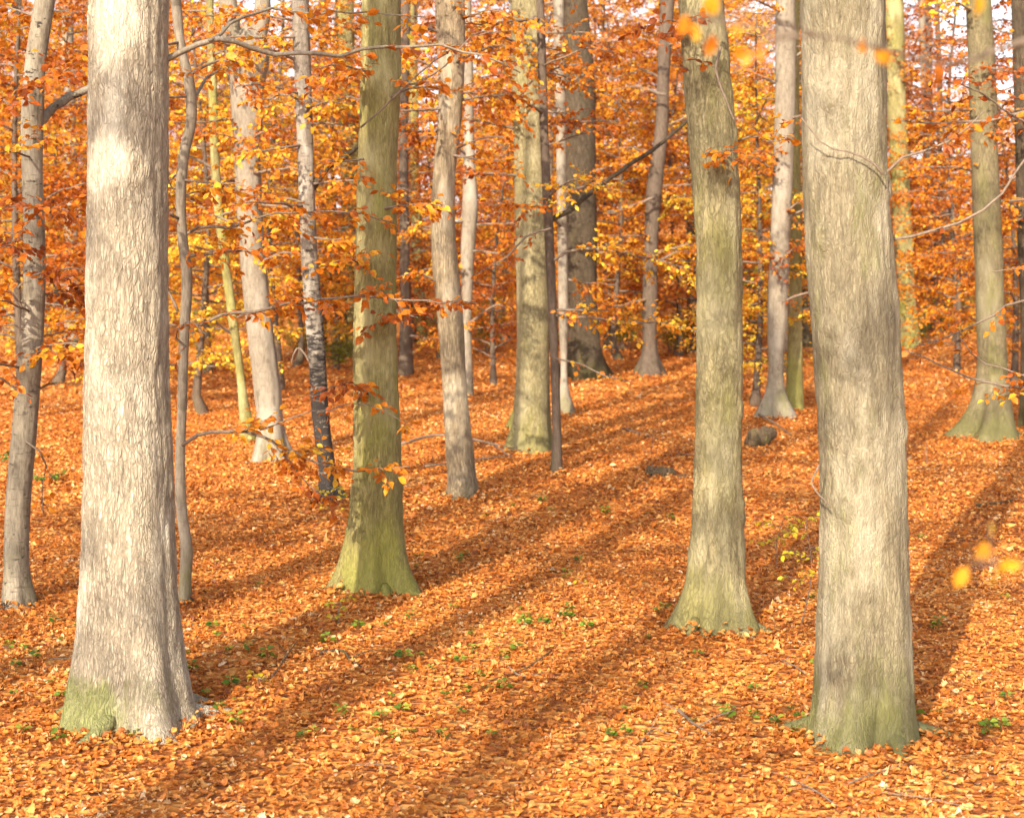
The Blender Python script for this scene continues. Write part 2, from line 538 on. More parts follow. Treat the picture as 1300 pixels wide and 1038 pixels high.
# ------------------------------------------------------------------ ground and litter
xs = np.unique(np.concatenate([np.arange(-14, 14.01, .25), np.arange(-60, 60.1, 2.0), [-600, -350, -200, -120, -85, 85, 120, 200, 350, 600]]))
ys = np.unique(np.concatenate([np.arange(2, 40.01, .25), np.arange(40, 130, 1.5), np.arange(-30, 2, 2.0), [-600, -300, -120, -60, 150, 200, 300, 450, 650]]))
X, Y = np.meshgrid(xs, ys, indexing='ij')
g = MB()
Z = ground(X, Y)
nx, ny = len(xs), len(ys)
ii, jj = np.meshgrid(np.arange(nx - 1), np.arange(ny - 1), indexing='ij')
q = ii * ny + jj
g.add(np.stack([X, Y, Z], -1).reshape(-1, 3), np.stack([q, q + ny, q + ny + 1, q + 1], -1).reshape(-1, 4))
GROUND = tag(g.obj('ground', ground_mat()), kind='structure')


def litter(y0, y1, dens, tpl, s0, s1, seed, lift=.03, tilt=.45, side=1.35, shift=0.0):
    r = np.random.default_rng(seed)
    mb = MB()
    half = lambda y: side * .2955 * y + .6
    n = int(dens * (half(y0) + half(y1)) * (y1 - y0))
    y = r.uniform(y0, y1, int(n * 1.6))
    y = y[r.random(len(y)) < half(y) / half(y1)][:n]
    x = r.uniform(-1, 1, len(y)) * half(y)
    z = ground(x, y) + r.uniform(.002, lift, len(y))
    a = r.uniform(0, 2 * np.pi, len(y))
    ax = np.stack([np.cos(a), np.sin(a), r.normal(0, tilt * .6, len(y))], -1)
    nn = np.stack([r.normal(0, tilt, len(y)), r.normal(0, tilt, len(y)), np.ones(len(y))], -1)
    size = r.uniform(s0, s1, len(y))
    patch = .5 * vnoise(x * .8, y * .8, seed) + .5 * vnoise(x * 2.5, y * 2.5, seed)
    t = np.clip(r.beta(2.0, 2.2, len(y)) + .27 * patch + shift, 0, 1)
    pos = np.stack([x, y, z], -1) - ax * size[:, None] * .5
    return mb, (pos, ax, nn, size, t, tpl, .45, r)


lit = MB()
for spec in ((6.2, 17, 760, LEAF_B, .020, .050, 11, .024, .3), (6.2, 15, 80, LEAF_O, .035, .07, 12, .028, .33),
             (17, 30, 330, LEAF_B, .03, .065, 13, .03, .33), (15, 26, 50, LEAF_B, .05, .09, 14, .035, .33), (30, 48, 90, LEAF_Q, .06, .10, 15, .05, .4), (48, 75, 14, LEAF_Q, .10, .18, 16, .06, .4)):
    _, args = litter(*spec)
    leaves(lit, *args, width=1.25)
LITTER_LATER = True
def drifts():
    r = np.random.default_rng(99)
    for t in TREES.values():
        if t['D'] > 36:
            continue
        i = int(np.argmin(np.abs(t['c'][:, 2] - t['org'][2])))
        rad = t['c'][i, 3]
        n = int(260 * rad + 30) * 2
        az = r.uniform(0, 6.28, n)
        q = rad * 1.0 + np.abs(r.normal(0, .19, n)) - .03
        x, y = t['c'][i, 0] + np.cos(az) * q, t['c'][i, 1] + np.sin(az) * q
        z = ground(x, y) + .015 + r.uniform(0, 1, n) * np.clip(.07 - (q - rad) * .3, 0, .07) * (.6 + .6 * np.sin(az * 2 + rad * 40))
        a2 = r.uniform(0, 6.28, n)
        ax = np.stack([np.cos(a2), np.sin(a2), r.normal(0, .3, n)], -1)
        nn = np.stack([np.cos(az) * .4, np.sin(az) * .4, np.ones(n)], -1) + r.normal(0, .35, (n, 3))
        leaves(lit, np.stack([x, y, z], -1), ax, nn, r.uniform(.03, .065, n), np.clip(r.beta(2, 2.2, n), 0, 1), LEAF_B, .4, r, 1.25)


def finish_litter():
    drifts()
    tag(lit.obj('leaf_litter', M_LIT, tint=True, smooth=False), 'carpet of fallen orange and brown leaves over the forest floor', 'fallen leaves', kind='stuff')


# ------------------------------------------------------------------ trunks in view
TREES = {}


def trunk_tree(key, name, label, cat, prof, mat, top=5.0, seg=28, lobes=.16, rough=.035, depth=None, base=None, group=None, bury=.35, knots=()):
    """prof: (row, left edge, right edge) of the trunk from the top of the picture down to its foot"""
    prof = sorted(prof)
    yb, xl, xr = prof[-1]
    d0 = depth or depth_at((xl + xr) / 2, base or yb)
    rpx = (prof[-2][2] - prof[-2][1]) / 2 if len(prof) > 2 else (xr - xl) / 2
    D = d0 + (0 if depth else rpx / F * d0 * .8)
    cx = (xl + xr) / 2
    bx = (cx - 650) / F * D
    org = np.array([bx, D, float(ground(bx, D))])
    rows = []
    for (y, a, b) in prof:
        p = P((a + b) / 2, y, D)
        rows.append([p[0], D, p[2], (b - a) / 2 / F * D])
    rows = rows[::-1]                                    # from the foot upwards
    f = list(rows[0]); f[2] = min(f[2], org[2]) - bury; f[3] *= 1.12
    rows = [f] + rows
    t = rows[-1]; pz = rows[-2]
    lean = (t[0] - pz[0]) / max(.2, t[2] - pz[2])
    lean = max(-.12, min(.12, lean))
    for k in (1, 2, 3):
        h = top * k / 3
        rows.append([t[0] + lean * h * .6, D + .04 * h, t[2] + h, t[3] * (1 - .22 * k)])
    rows = np.array(rows)
    # resample over height
    L = rows[-1, 2] - rows[0, 2]
    n = int(min(150, max(24, L / max(.06, rows[2, 3] * .35)))) if seg < 56 else int(L / .026)
    c = spline(rows, n)
    c[:, 3] = np.maximum(c[:, 3], .006)
    th = np.linspace(0, 2 * np.pi, seg, endpoint=False)
    seed = hash(key) % 97 if False else sum(map(ord, key)) % 97
    rs = np.random.default_rng(seed)
    hgt = c[:, 2] - org[2]
    rr = c[:, 3][:, None] * np.ones((1, seg))
    lob = sum(a * np.cos(k * th + rs.uniform(0, 6.28)) for k, a in ((2, .35), (3, .6), (5, .7), (8, .35)))
    w = np.exp(-np.maximum(hgt, 0) / (1.6 * rows[2, 3] + .05))[:, None]
    rr = rr * (1 + lobes * 1.25 * w * lob[None, :] * .8)
    gx, gz = np.cos(th)[None, :], np.sin(th)[None, :]
    ns = 2.2 / max(.05, rows[3, 3])
    rr = rr * (1 + rough * vnoise(gx * ns * .35 + seed, gz * ns * .35, hgt[:, None] * 1.6) + rough * .6 * vnoise(gx * 5 + seed, gz * 5, hgt[:, None] * 5))
    if seg >= 56:
        hw = hgt[:, None]
        rid = 1 - np.abs(vnoise(gx * 7 + seed, gz * 7, hw * 5.5)) * 2
        rr = rr + .006 * rid + .004 * vnoise(gx * 15, gz * 15 + seed, hw * 14)
        for (kx, ky, kr) in knots:
            kz = CAMZ - (ky - HOR) / F * D - org[2]
            cxk = np.interp(kz, hgt, c[:, 0])
            rk = np.interp(kz, hgt, c[:, 3])
            sx_ = np.clip(((kx - 650) / F * D - cxk) / rk, -.98, .98)
            tk_ = -np.arccos(sx_)
            dth = (th[None, :] - tk_ + np.pi) % (2 * np.pi) - np.pi
            q_ = np.sqrt((dth * rk) ** 2 + ((hw - kz) * .8) ** 2) / (kr / F * D)
            rr = rr + (kr / F * D) * (.55 * np.exp(-q_ ** 2) - .75 * np.exp(-(q_ / .38) ** 2) + .18 * np.exp(-((q_ - 1.2) / .3) ** 2))
    v = np.stack([c[:, 0][:, None] + rr * gx, c[:, 1][:, None] + rr * gz, c[:, 2][:, None] * np.ones((1, seg))], -1)
    i = np.arange(n - 1)[:, None] * seg
    j = np.arange(seg)[None, :]
    j2 = (j + 1) % seg
    fq = np.stack([i + j, i + j2, i + seg + j2, i + seg + j], -1).reshape(-1, 4)
    vv = np.concatenate([v.reshape(-1, 3), [[c[-1, 0], c[-1, 1], c[-1, 2] + c[-1, 3]]], [c[0, :3]]])
    k = n * seg
    f3 = [[(n - 1) * seg + a, (n - 1) * seg + (a + 1) % seg, k] for a in range(seg)] + [[(a + 1) % seg, a, k + 1] for a in range(seg)]
    mb = MB()
    mb.add(vv, fq, f3)
    rt_r = rows[3, 3]
    if rt_r > .09:
        kf = int(np.argmin(np.abs(hgt - .05)))
        nroot = int(rs.integers(5, 8))
        for q in range(nroot):
            a0 = 6.283 * (q + rs.uniform(-.3, .3)) / nroot
            u = np.linspace(0, 1, 9)
            ln = rt_r * rs.uniform(.7, 1.5) + .05
            rb0 = c[kf, 3] * .7
            ang = a0 + rs.uniform(-.5, .5) * u
            xx = c[kf, 0] + np.cos(ang) * (rb0 + ln * u)
            yy = c[kf, 1] + np.sin(ang) * (rb0 + ln * u)
            r0 = rt_r * rs.uniform(.15, .26)
            zz = ground(xx, yy) + r0 * (1.0 * (1 - u) ** 1.6 - .75 * u)
            tube(mb, np.stack([xx, yy, zz], -1), r0 * (1 - .75 * u), 10, .2, seed + q)
    root = thing(name, label, cat, org, group)
    mb.obj('trunk', mat, root, origin=org)
    TREES[key] = dict(root=root, org=org, D=D, c=c, mat=mat, cx=cx)
    return root


def tree_branch(key, pix, w0, w1, leafy=None, mat=None, dz=0.0, dend=0.0, name='branch', seg=7, **k):
    """a branch drawn through picture points at the depth of its tree (dz nearer), optional leaf sprays"""
    t = TREES[key]
    D = t['D'] + dz
    nP = len(pix)
    pts = np.array([P(x, y, D + dend * i / max(1, nP - 1)) for i, (x, y) in enumerate(pix)])
    wood, lf = MB(), MB()
    rng = np.random.default_rng(int(pix[0][0] * 7 + pix[-1][1] * 3))
    r0, r1 = w0 / 2 / F * D, w1 / 2 / F * D
    if leafy:
        limb(wood, lf, pts, r0, r1, rng, seg=seg, **{**leafy, **k})
    else:
        n = max(8, int(np.sum(np.linalg.norm(np.diff(pts, axis=0), axis=1)) / .08))
        c = spline(pts, n)
        c[1:-1] += rng.normal(0, .004, (n - 2, 3))
        tube(wood, c, np.linspace(r0, r1, n), seg, .12)
    b = wood.obj(name, mat or t['mat'], t['root'], origin=t['org'])
    if lf.n:
        lf.obj('leaves', M_LEAF, b, origin=t['org'], tint=True)
    return b


def high_crown(key, nl=7, length=2.2, leaf=True, h0=.35, tint=.5):
    """limbs in the upper trunk, above the picture's top edge"""
    t = TREES[key]
    c = t['c']
    rng = np.random.default_rng(int(abs(t['org'][0]) * 100) + 5)
    top = c[-1, 2]
    zt = CAMZ + (HOR + 25) / F * t['D']
    wood, lf = MB(), MB()
    for i in range(nl):
        z = zt + (top - zt) * (.1 + .9 * (i + .5) / nl)
        p = np.array([np.interp(z, c[:, 2], c[:, a]) for a in range(3)])
        az = i * 2.4 + rng.uniform(-.4, .4)
        ln = length * rng.uniform(.7, 1.2)
        d = np.array([math.cos(az), math.sin(az), .45])
        pts = [p, p + d * ln * .5 + [0, 0, .1 * ln], p + d * ln + [0, 0, .1 * ln]]
        limb(wood, lf, pts, .035, .008, rng, frm=.3, lat=.6, sp=.22, lsize=.085, tint=tint, tpl=LEAF_Q, keep=.8)
    wood.obj('limbs', t['mat'], t['root'], origin=t['org'])
    lf.obj('crown', M_LEAF, t['root'], origin=t['org'], tint=True)


trunk_tree('T1', 'oak_tree', 'stout pale oak at the left with sunlit furrowed bark and green moss at its foot', 'oak tree',
           [(0, 115, 213), (150, 114, 213), (300, 112, 212), (500, 108, 215), (620, 107, 219), (700, 105, 222), (800, 100, 231), (860, 95, 240), (900, 91, 250), (930, 86, 264)], M_PALE, seg=110, knots=((183, 220, 12), (148, 455, 6), (122, 25, 8), (178, 845, 6), (135, 100, 5)), top=7, lobes=.2)
trunk_tree('T21', 'oak_tree', 'stoutest grey oak at the right with a twisted twig across its bark', 'oak tree',
           [(0, 1018, 1122), (100, 1020, 1122), (200, 1020, 1123), (300, 1023, 1130), (400, 1030, 1139), (450, 1034, 1142), (550, 1040, 1147), (650, 1042, 1150), (750, 1040, 1152), (850, 1036, 1157), (900, 1031, 1160), (950, 1020, 1167)], M_GREY, seg=110, knots=((1046, 430, 13), (1075, 467, 9), (1045, 130, 9), (1042, 210, 11), (1040, 303, 10), (1120, 240, 9), (1052, 548, 9), (1088, 545, 8), (1140, 545, 8), (1065, 637, 11), (1075, 812, 10), (1060, 835, 12)), top=7)
trunk_tree('T9', 'oak_tree', 'mossy greenish oak with a flared foot left of centre, half in shadow', 'oak tree',
           [(0, 460, 507), (100, 458, 508), (200, 455, 503), (300, 452, 503), (400, 450, 503), (500, 450, 506), (600, 449, 510), (680, 443, 512), (725, 435, 520), (755, 424, 531)], M_MOSSY, seg=84, knots=((490, 410, 8), (470, 632, 6), (465, 675, 8), (460, 470, 6)), top=6, lobes=.22)
trunk_tree('T19', 'oak_tree', 'tan oak with finely cracked yellowish bark that bends left towards its top', 'oak tree',
           [(0, 862, 918), (100, 869, 928), (150, 873, 932), (250, 881, 939), (300, 884, 941), (400, 885, 942), (500, 884, 942), (600, 882, 941), (700, 878, 944), (750, 873, 947), (785, 862, 955), (804, 853, 961)], M_TAN, seg=84, knots=((935, 175, 7), (938, 520, 6), (915, 465, 6), (940, 648, 9)), top=6, lobes=.22)
trunk_tree('T14', 'oak_tree', 'mossy straight oak in the middle, its left side sunlit and right side dark', 'oak tree',
           [(0, 648, 690), (100, 650, 690), (200, 652, 694), (300, 654, 696), (400, 656, 697), (500, 654, 698), (550, 649, 700), (576, 642, 704)], M_TAN, seg=40, top=6)
trunk_tree('T16', 'old_tree', 'broad dark trunk behind golden sprays, just right of the middle mossy oak', 'tree',
           [(0, 715, 746), (100, 716, 755), (200, 714, 756), (300, 714, 758), (400, 719, 760), (450, 718, 766), (482, 708, 778)], M_DARK, seg=36, top=6, lobes=.3)
trunk_tree('T10', 'hornbeam_tree', 'pale tan ribbed trunk kinked near the top, standing between the two mossy oaks', 'tree',
           [(0, 552, 590), (80, 556, 590), (150, 556, 586), (220, 550, 578), (300, 547, 578), (400, 555, 588), (500, 562, 593), (570, 565, 601), (610, 567, 605), (632, 565, 609)], M_TAN2, seg=36, top=5, lobes=.1)
trunk_tree('T2', 'beech_tree', 'grey spotted beech at the far left edge with one side limb and a curving stem', 'beech tree',
           [(0, 44, 70), (80, 32, 58), (150, 27, 55), (230, 28, 54), (300, 30, 57), (380, 29, 57), (450, 24, 54), (550, 15, 46), (650, 7, 38), (730, 5, 38), (772, 2, 47)], M_FLAKE2, seg=36, top=5)
trunk_tree('T7', 'beech_tree', 'smooth grey beech forking in two leaders, with a wide buttressed foot', 'beech tree',
           [(60, 290, 338), (110, 292, 336), (200, 297, 331), (300, 303, 335), (400, 311, 345), (500, 323, 357), (550, 327, 362), (588, 322, 374)], M_BEECH, seg=36, top=.25, lobes=.3)
trunk_tree('T8', 'birch_tree', 'flaky birch with white bark above and blackened bark near its foot', 'birch tree',
           [(0, 370, 392), (150, 376, 397), (300, 381, 402), (400, 387, 409), (450, 391, 413), (520, 395, 417), (580, 402, 424), (615, 404, 430), (637, 398, 440)], M_FLAKE, seg=30, top=4, lobes=.3)
trunk_tree('T5', 'young_beech', 'thin crooked grey stem close behind the stout pale oak', 'young tree',
           [(0, 216, 230), (60, 224, 236), (110, 234, 248), (150, 236, 250), (200, 226, 240), (300, 225, 238), (345, 230, 244), (430, 227, 240), (520, 225, 237), (600, 222, 235), (650, 224, 238), (700, 229, 245), (740, 227, 243), (767, 225, 245)], M_BEECH, seg=18, top=3, lobes=.1)
trunk_tree('T6', 'slim_tree', 'thin mossy leaning stem left of the forked beech', 'slim tree',
           [(0, 262, 271), (100, 264, 275), (250, 270, 282), (400, 289, 301), (500, 302, 314), (562, 304, 325)], M_MOSSY, seg=16, top=3)
trunk_tree('T11', 'beech_tree', 'pale sinuous trunk right behind the kinked ribbed one', 'beech tree',
           [(0, 586, 598), (100, 588, 601), (200, 588, 603), (260, 587, 607), (320, 585, 603), (400, 587, 599), (505, 584, 602)], M_BEECH, seg=20, top=4)
trunk_tree('T12', 'slim_tree', 'slim brown trunk just right of the left mossy oak', 'slim tree',
           [(0, 508, 521), (180, 506, 518), (300, 507, 520), (400, 508, 522), (478, 504, 526)], M_SLIM, seg=18, top=4)
trunk_tree('T13', 'slim_tree', 'slim green mossed trunk beside the slim brown one left of centre', 'slim tree',
           [(0, 517, 530), (130, 519, 531), (300, 522, 536), (436, 526, 544)], M_MOSSY, seg=18, top=4)
trunk_tree('T8b', 'slim_tree', 'leaning dark trunk that bends behind the left side of the mossy oak', 'slim tree',
           [(0, 424, 450), (100, 426, 450), (190, 432, 457), (300, 434, 455), (400, 437, 452), (455, 432, 456)], M_MOSSY, seg=22, top=4)
trunk_tree('T15', 'slim_tree', 'thin dark grey stem leaning against the right side of the middle oak', 'slim tree',
           [(0, 681, 691), (60, 682, 693), (160, 685, 696), (300, 691, 703), (420, 697, 708), (500, 700, 711), (560, 701, 713), (602, 698, 715)], M_SLIM, seg=16, top=3)
trunk_tree('T17', 'beech_tree', 'brown trunk curving up to the right, with a flared foot left of the tan oak', 'beech tree',
           [(0, 838, 856), (100, 834, 850), (170, 831, 848), (230, 822, 842), (300, 818, 836), (400, 815, 835), (450, 814, 836), (477, 805, 845)], M_SLIM, seg=22, top=5, lobes=.3)
trunk_tree('T18', 'slim_tree', 'slim brown trunk mostly hidden behind the tan oak', 'slim tree',
           [(0, 868, 880), (160, 872, 884), (300, 872, 885), (449, 870, 888)], M_SLIM, seg=16, top=4)
trunk_tree('T20', 'beech_tree', 'spotted beech with one green sunlit edge, left of the stoutest oak', 'beech tree',
           [(0, 985, 1010), (100, 984, 1010), (200, 982, 1007), (300, 978, 1003), (400, 974, 1000), (500, 972, 998), (531, 963, 1009)], M_BEECH, seg=28, top=5, lobes=.25)
trunk_tree('T20b', 'beech_tree', 'slimmer mossy companion stem close behind the spotted beech', 'beech tree',
           [(0, 1001, 1014), (150, 1001, 1015), (300, 1003, 1018), (400, 1001, 1018), (522, 996, 1021)], M_MOSSY, seg=22, top=4)
trunk_tree('T22', 'tall_tree', 'mossy brown trunk right behind the stoutest oak', 'tree',
           [(0, 1121, 1147), (100, 1124, 1149), (200, 1130, 1153), (300, 1135, 1158), (400, 1140, 1164), (442, 1136, 1170)], M_MOSSY, seg=26, top=5)
trunk_tree('T23', 'slim_tree', 'slim grey trunk between the stoutest oak and the flared beech', 'slim tree',
           [(0, 1165, 1182), (100, 1169, 1184), (200, 1172, 1187), (300, 1175, 1190), (412, 1172, 1193)], M_BEECH, seg=18, top=4)
trunk_tree('T24', 'slim_tree', 'very thin dark stem touching the slim grey trunk', 'slim tree',
           [(0, 1186, 1192), (150, 1190, 1197), (250, 1188, 1194), (350, 1182, 1188), (418, 1178, 1187)], M_SLIM, seg=12, top=4)
trunk_tree('T25', 'beech_tree', 'straight greenish beech with a broad flared root foot near the right edge', 'beech tree',
           [(0, 1226, 1258), (100, 1230, 1264), (200, 1233, 1267), (300, 1236, 1272), (400, 1240, 1276), (480, 1240, 1280), (520, 1232, 1285), (540, 1222, 1289), (558, 1206, 1296)], M_TAN_SHADE, seg=36, top=6, lobes=.3)
trunk_tree('T26', 'old_tree', 'dark trunk cut by the right edge of the picture', 'tree',
           [(0, 1284, 1304), (150, 1288, 1310), (300, 1292, 1316), (420, 1296, 1322), (545, 1294, 1334)], M_DARK, seg=26, top=5)
trunk_tree('T4', 'slim_tree', 'pale trunk between the far left beech and the stout pale oak', 'slim tree',
           [(0, 74, 92), (100, 78, 95), (200, 80, 98), (330, 82, 101), (446, 80, 106)], M_BEECH, seg=20, top=4)
trunk_tree('T29', 'slim_tree', 'thin dark stem behind the far left beech', 'slim tree',
           [(0, 18, 25), (180, 22, 29), (330, 24, 32), (452, 22, 34)], M_DARK, seg=12, top=4)
trunk_tree('T27', 'slim_tree', 'short looking dark trunk in the gap left of the stoutest oak', 'slim tree',
           [(0, 1014, 1028), (200, 1016, 1030), (370, 1018, 1032), (442, 1014, 1036)], M_DARK, seg=16, top=4)
trunk_tree('T30', 'slim_tree', 'slim grey trunk behind the flaky birch', 'slim tree',
           [(0, 404, 416), (150, 405, 416), (300, 404, 415), (448, 400, 416)], M_SLIM, seg=14, top=4)
trunk_tree('T31', 'slim_tree', 'grey half hidden trunk just behind the left foot of the middle mossy oak', 'slim tree',
           [(400, 659, 678), (480, 655, 680), (520, 650, 682), (545, 640, 686)], M_MOSSY, seg=20, top=4, lobes=.25)
trunk_tree('T32', 'slim_tree', 'pale slim trunk at the left foot of the broad dark trunk', 'slim tree',
           [(0, 702, 716), (200, 706, 719), (400, 709, 722), (500, 710, 724), (526, 706, 732)], M_BEECH, seg=16, top=4)

# forks and branches
t7 = TREES['T7']
tree_branch('T7', [(302, 100), (297, 60), (291, 20), (284, -60), (282, -200)], 27, 14, name='leader', seg=16)
tree_branch('T7', [(322, 105), (328, 70), (331, 30), (338, -60), (350, -200)], 24, 12, name='leader', seg=16)
LV = dict(frm=.35, lat=.55, sp=.10, lsize=.075, tint=.45, vj=.42)
tree_branch('T1', [(200, 82), (240, 62), (268, 50), (300, 52), (330, 66), (390, 69), (445, 68), (495, 61), (560, 55), (610, 68), (660, 92)], 8.5, 2.2, LV, M_BEECH, dz=-.02, frm=.5, keep=.5, lat=.35, dend=.8)
tree_branch('T1', [(266, 51), (300, 27), (340, 12), (390, 15), (450, 15), (540, 22)], 5, 1.5, LV, M_BEECH, dz=.1, frm=.3, keep=.5, lat=.4, dend=1.2)
tree_branch('T2', [(46, 160), (62, 142), (85, 126), (118, 110), (150, 98)], 13, 8, None, dz=.02, dend=.6)
tree_branch('T2', [(40, 350), (62, 345), (95, 350), (120, 340)], 3, 1.5, LV, M_TWIG, dz=-.2, frm=.05, keep=.95, lat=.5, sub=.09)
tree_branch('T2', [(28, 390), (8, 365), (-20, 362), (-60, 372)], 3, 1.5, LV, M_TWIG, dz=-.25, frm=.05, keep=.95, lat=.5, sub=.09)
tree_branch('T2', [(30, 505), (18, 492), (0, 480), (-30, 455)], 4, 2, LV, M_TWIG, dz=-.05, frm=.1, keep=.6, lat=.35)
tree_branch('T2', [(35, 460), (60, 440), (80, 455), (110, 462)], 2.5, 1, LV, M_TWIG, dz=-.2, frm=.05, keep=.95, lat=.45, sub=.1)
tree_branch('T2', [(30, 420), (14, 410), (-8, 420), (-40, 412)], 2.5, 1, LV, M_TWIG, dz=-.3, frm=.05, keep=.95, lat=.45, sub=.1)
tree_branch('T2', [(33, 560), (52, 575), (60, 595), (52, 620), (55, 652)], 3, 1.5, dict(frm=.05, lat=.15, sp=.18, tint=.4), M_TWIG, dz=-.1)
tree_branch('T5', [(242, 132), (255, 108), (272, 92), (290, 86)], 6, 2, LV, dz=0, lat=.4, keep=.7, dend=.8)
tree_branch('T5', [(236, 412), (262, 404), (320, 393), (370, 386), (430, 380), (510, 378), (605, 385)], 5, 1.6, LV, M_TWIG, dz=-.35, frm=.08, keep=.9, lat=.30, sp=.08, tint=.36, droop=.1, sub=.07)
tree_branch('T5', [(231, 565), (262, 548), (300, 545), (345, 560), (400, 590), (470, 598), (520, 592)], 5, 1.6, LV, M_TWIG, dz=-.3, frm=.15, keep=.9, lat=.34, sp=.08, tint=.36, sub=.07)
tree_branch('T5', [(345, 560), (370, 590), (395, 618), (430, 640)], 2, 1.2, LV, M_TWIG, dz=-.35, frm=.05, keep=.8, lat=.22, sp=.1, tint=.42, sub=.08)
tree_branch('T5', [(330, 546), (400, 522), (450, 512), (495, 525), (525, 545)], 2, 1, LV, M_TWIG, dz=-.5, frm=.35, keep=.55, lat=.25, sp=.1, tint=.34)
tree_branch('T5', [(232, 300), (250, 288), (285, 290), (330, 275), (420, 268), (500, 282)], 4, 1.5, LV, M_TWIG, dz=.2, frm=.05, keep=.75, lat=.4, tint=.5)
tree_branch('T5', [(226, 395), (214, 370), (205, 360), (190, 372)], 4, 2, None, M_TWIG, dz=.3)
tree_branch('T5', [(236, 440), (222, 425), (238, 408), (262, 425)], 3, 1.5, LV, M_TWIG, dz=-.5, frm=.0, lat=.22, tint=.4)
tree_branch('T5', [(232, 215), (215, 225), (222, 250), (260, 240), (300, 225)], 3, 1.5, LV, M_TWIG, dz=.2, frm=.3, lat=.3, tint=.5)
tree_branch('T8', [(395, 240), (405, 225), (418, 210), (440, 198), (456, 185)], 12, 5, None, M_DARK, dz=.02)
tree_branch('T8', [(404, 470), (390, 455), (378, 440), (370, 460)], 3, 1.5, None, M_TWIG, dz=-.02)
tree_branch('T8', [(392, 260), (360, 250), (330, 255), (300, 240)], 3, 1.5, LV, M_TWIG, dz=-.3, frm=.2, lat=.4, tint=.62)
tree_branch('T8', [(386, 120), (410, 130), (440, 122), (480, 135)], 3, 1.5, LV, M_TWIG, dz=-.3, frm=.1, lat=.4, tint=.6)
tree_branch('T8', [(384, 130), (360, 120), (335, 128), (310, 118)], 3, 1.5, LV, M_TWIG, dz=-.4, frm=.1, lat=.5, tint=.66)
tree_branch('T9', [(458, 162), (500, 125), (545, 82), (575, 60)], 2.5, 1.8, None, M_TWIG, dz=-.3, dend=-.4)
tree_branch('T9', [(505, 110), (540, 100), (570, 80), (600, 45), (640, 40)], 3, 1.5, LV, M_TWIG, dz=.1, frm=.2, keep=.7, lat=.35, tint=.4)
tree_branch('T15', [(699, 279), (722, 268), (745, 248), (770, 230), (795, 212), (830, 190), (868, 157), (905, 120)], 7.5, 3.5, None, M_DARK, dz=.05, dend=.4)
tree_branch('T15', [(704, 330), (720, 320), (770, 318), (830, 330), (890, 345)], 4, 1.6, LV, M_TWIG, dz=-.1, frm=.1, lat=.5, sp=.09, tint=.66, droop=.15)
tree_branch('T15', [(706, 400), (740, 402), (790, 410), (850, 412), (900, 425)], 3.5, 1.6, LV, M_TWIG, dz=-.2, frm=.0, lat=.45, sp=.09, tint=.58, droop=.15)
tree_branch('T15', [(705, 455), (735, 462), (765, 475), (800, 485)], 2.5, 1.2, LV, M_TWIG, dz=-.2, frm=.1, lat=.3, keep=.6, tint=.75)
tree_branch('T15', [(700, 290), (670, 300), (640, 330), (600, 350)], 3, 1.5, LV, M_TWIG, dz=-.6, frm=.1, lat=.35, keep=.6, tint=.45)
tree_branch('T14', [(654, 130), (690, 92), (740, 108), (770, 118), (800, 150)], 3, 1.5, LV, M_TWIG, dz=-.5, frm=.1, lat=.4, keep=.7, tint=.42)
tree_branch('T14', [(680, 20), (660, 35), (690, 60), (720, 65)], 3, 1.5, LV, M_TWIG, dz=-.6, frm=.0, lat=.45, tint=.42)
tree_branch('T17', [(838, 330), (860, 320), (885, 322), (910, 345)], 3, 1.5, LV, M_TWIG, dz=-.4, frm=.0, lat=.5, tint=.6)
tree_branch('T17', [(832, 250), (800, 262), (770, 270), (735, 262)], 4, 1.5, LV, M_TWIG, dz=-.5, frm=.1, lat=.6, tint=.55)
tree_branch('T17', [(845, 120), (800, 110), (760, 125), (720, 118)], 4, 1.5, LV, M_TWIG, dz=-.5, frm=.1, lat=.7, tint=.5)
tree_branch('T19', [(915, 60), (910, 85), (918, 120), (932, 152)], 4, 2, None, M_TWIG, dz=-.25)
tree_branch('T19', [(875, 90), (862, 80), (880, 75), (905, 85)], 2, 1, LV, M_TWIG, dz=-.35, frm=.0, lat=.15, sp=.1, tint=.4)
tree_branch('T19', [(890, 200), (905, 190), (925, 200), (960, 215)], 2, 1, LV, M_TWIG, dz=-.35, frm=.0, lat=.15, sp=.12, tint=.4)
tree_branch('T19', [(935, 180), (960, 172), (985, 180), (1010, 168)], 3, 1, LV, M_TWIG, dz=.1, frm=.1, lat=.3, sp=.12, tint=.45)
tree_branch('T21', [(1121, 222), (1105, 205), (1080, 195), (1055, 190), (1035, 172), (1018, 150)], 3.2, 1.3, None, M_TWIG, dz=-.28, dend=-.05)
tree_branch('T21', [(1124, 220), (1128, 212), (1145, 200), (1180, 190), (1215, 172), (1250, 140)], 4, 1.5, dict(frm=.3, lat=.25, sp=.1, tint=.4), M_TWIG, dz=-.1, keep=.6)
tree_branch('T21', [(1040, 590), (1030, 612), (1036, 625), (1050, 640)], 3, 2, None, M_TWIG, dz=-.25)
tree_branch('T21', [(1122, 305), (1160, 300), (1210, 285), (1260, 255), (1310, 190)], 4, 3, dict(frm=.2, lat=.2, sp=.3, tint=.4), M_TWIG, dz=.05, keep=.5)
tree_branch('T20', [(985, 100), (1005, 75), (1030, 60)], 5, 2, None, dz=0)
tree_branch('T20', [(980, 330), (985, 345), (1000, 320), (1030, 310)], 2.5, 1, LV, M_TWIG, dz=-.5, lat=.4, tint=.35, frm=0.)
trunk_tree('EDGE', 'young_beech', 'young beech outside the right edge whose long twigs reach into the picture', 'young tree',
           [(0, 1372, 1392), (200, 1376, 1396), (500, 1380, 1402), (740, 1376, 1404)], M_BEECH, seg=14, top=3)
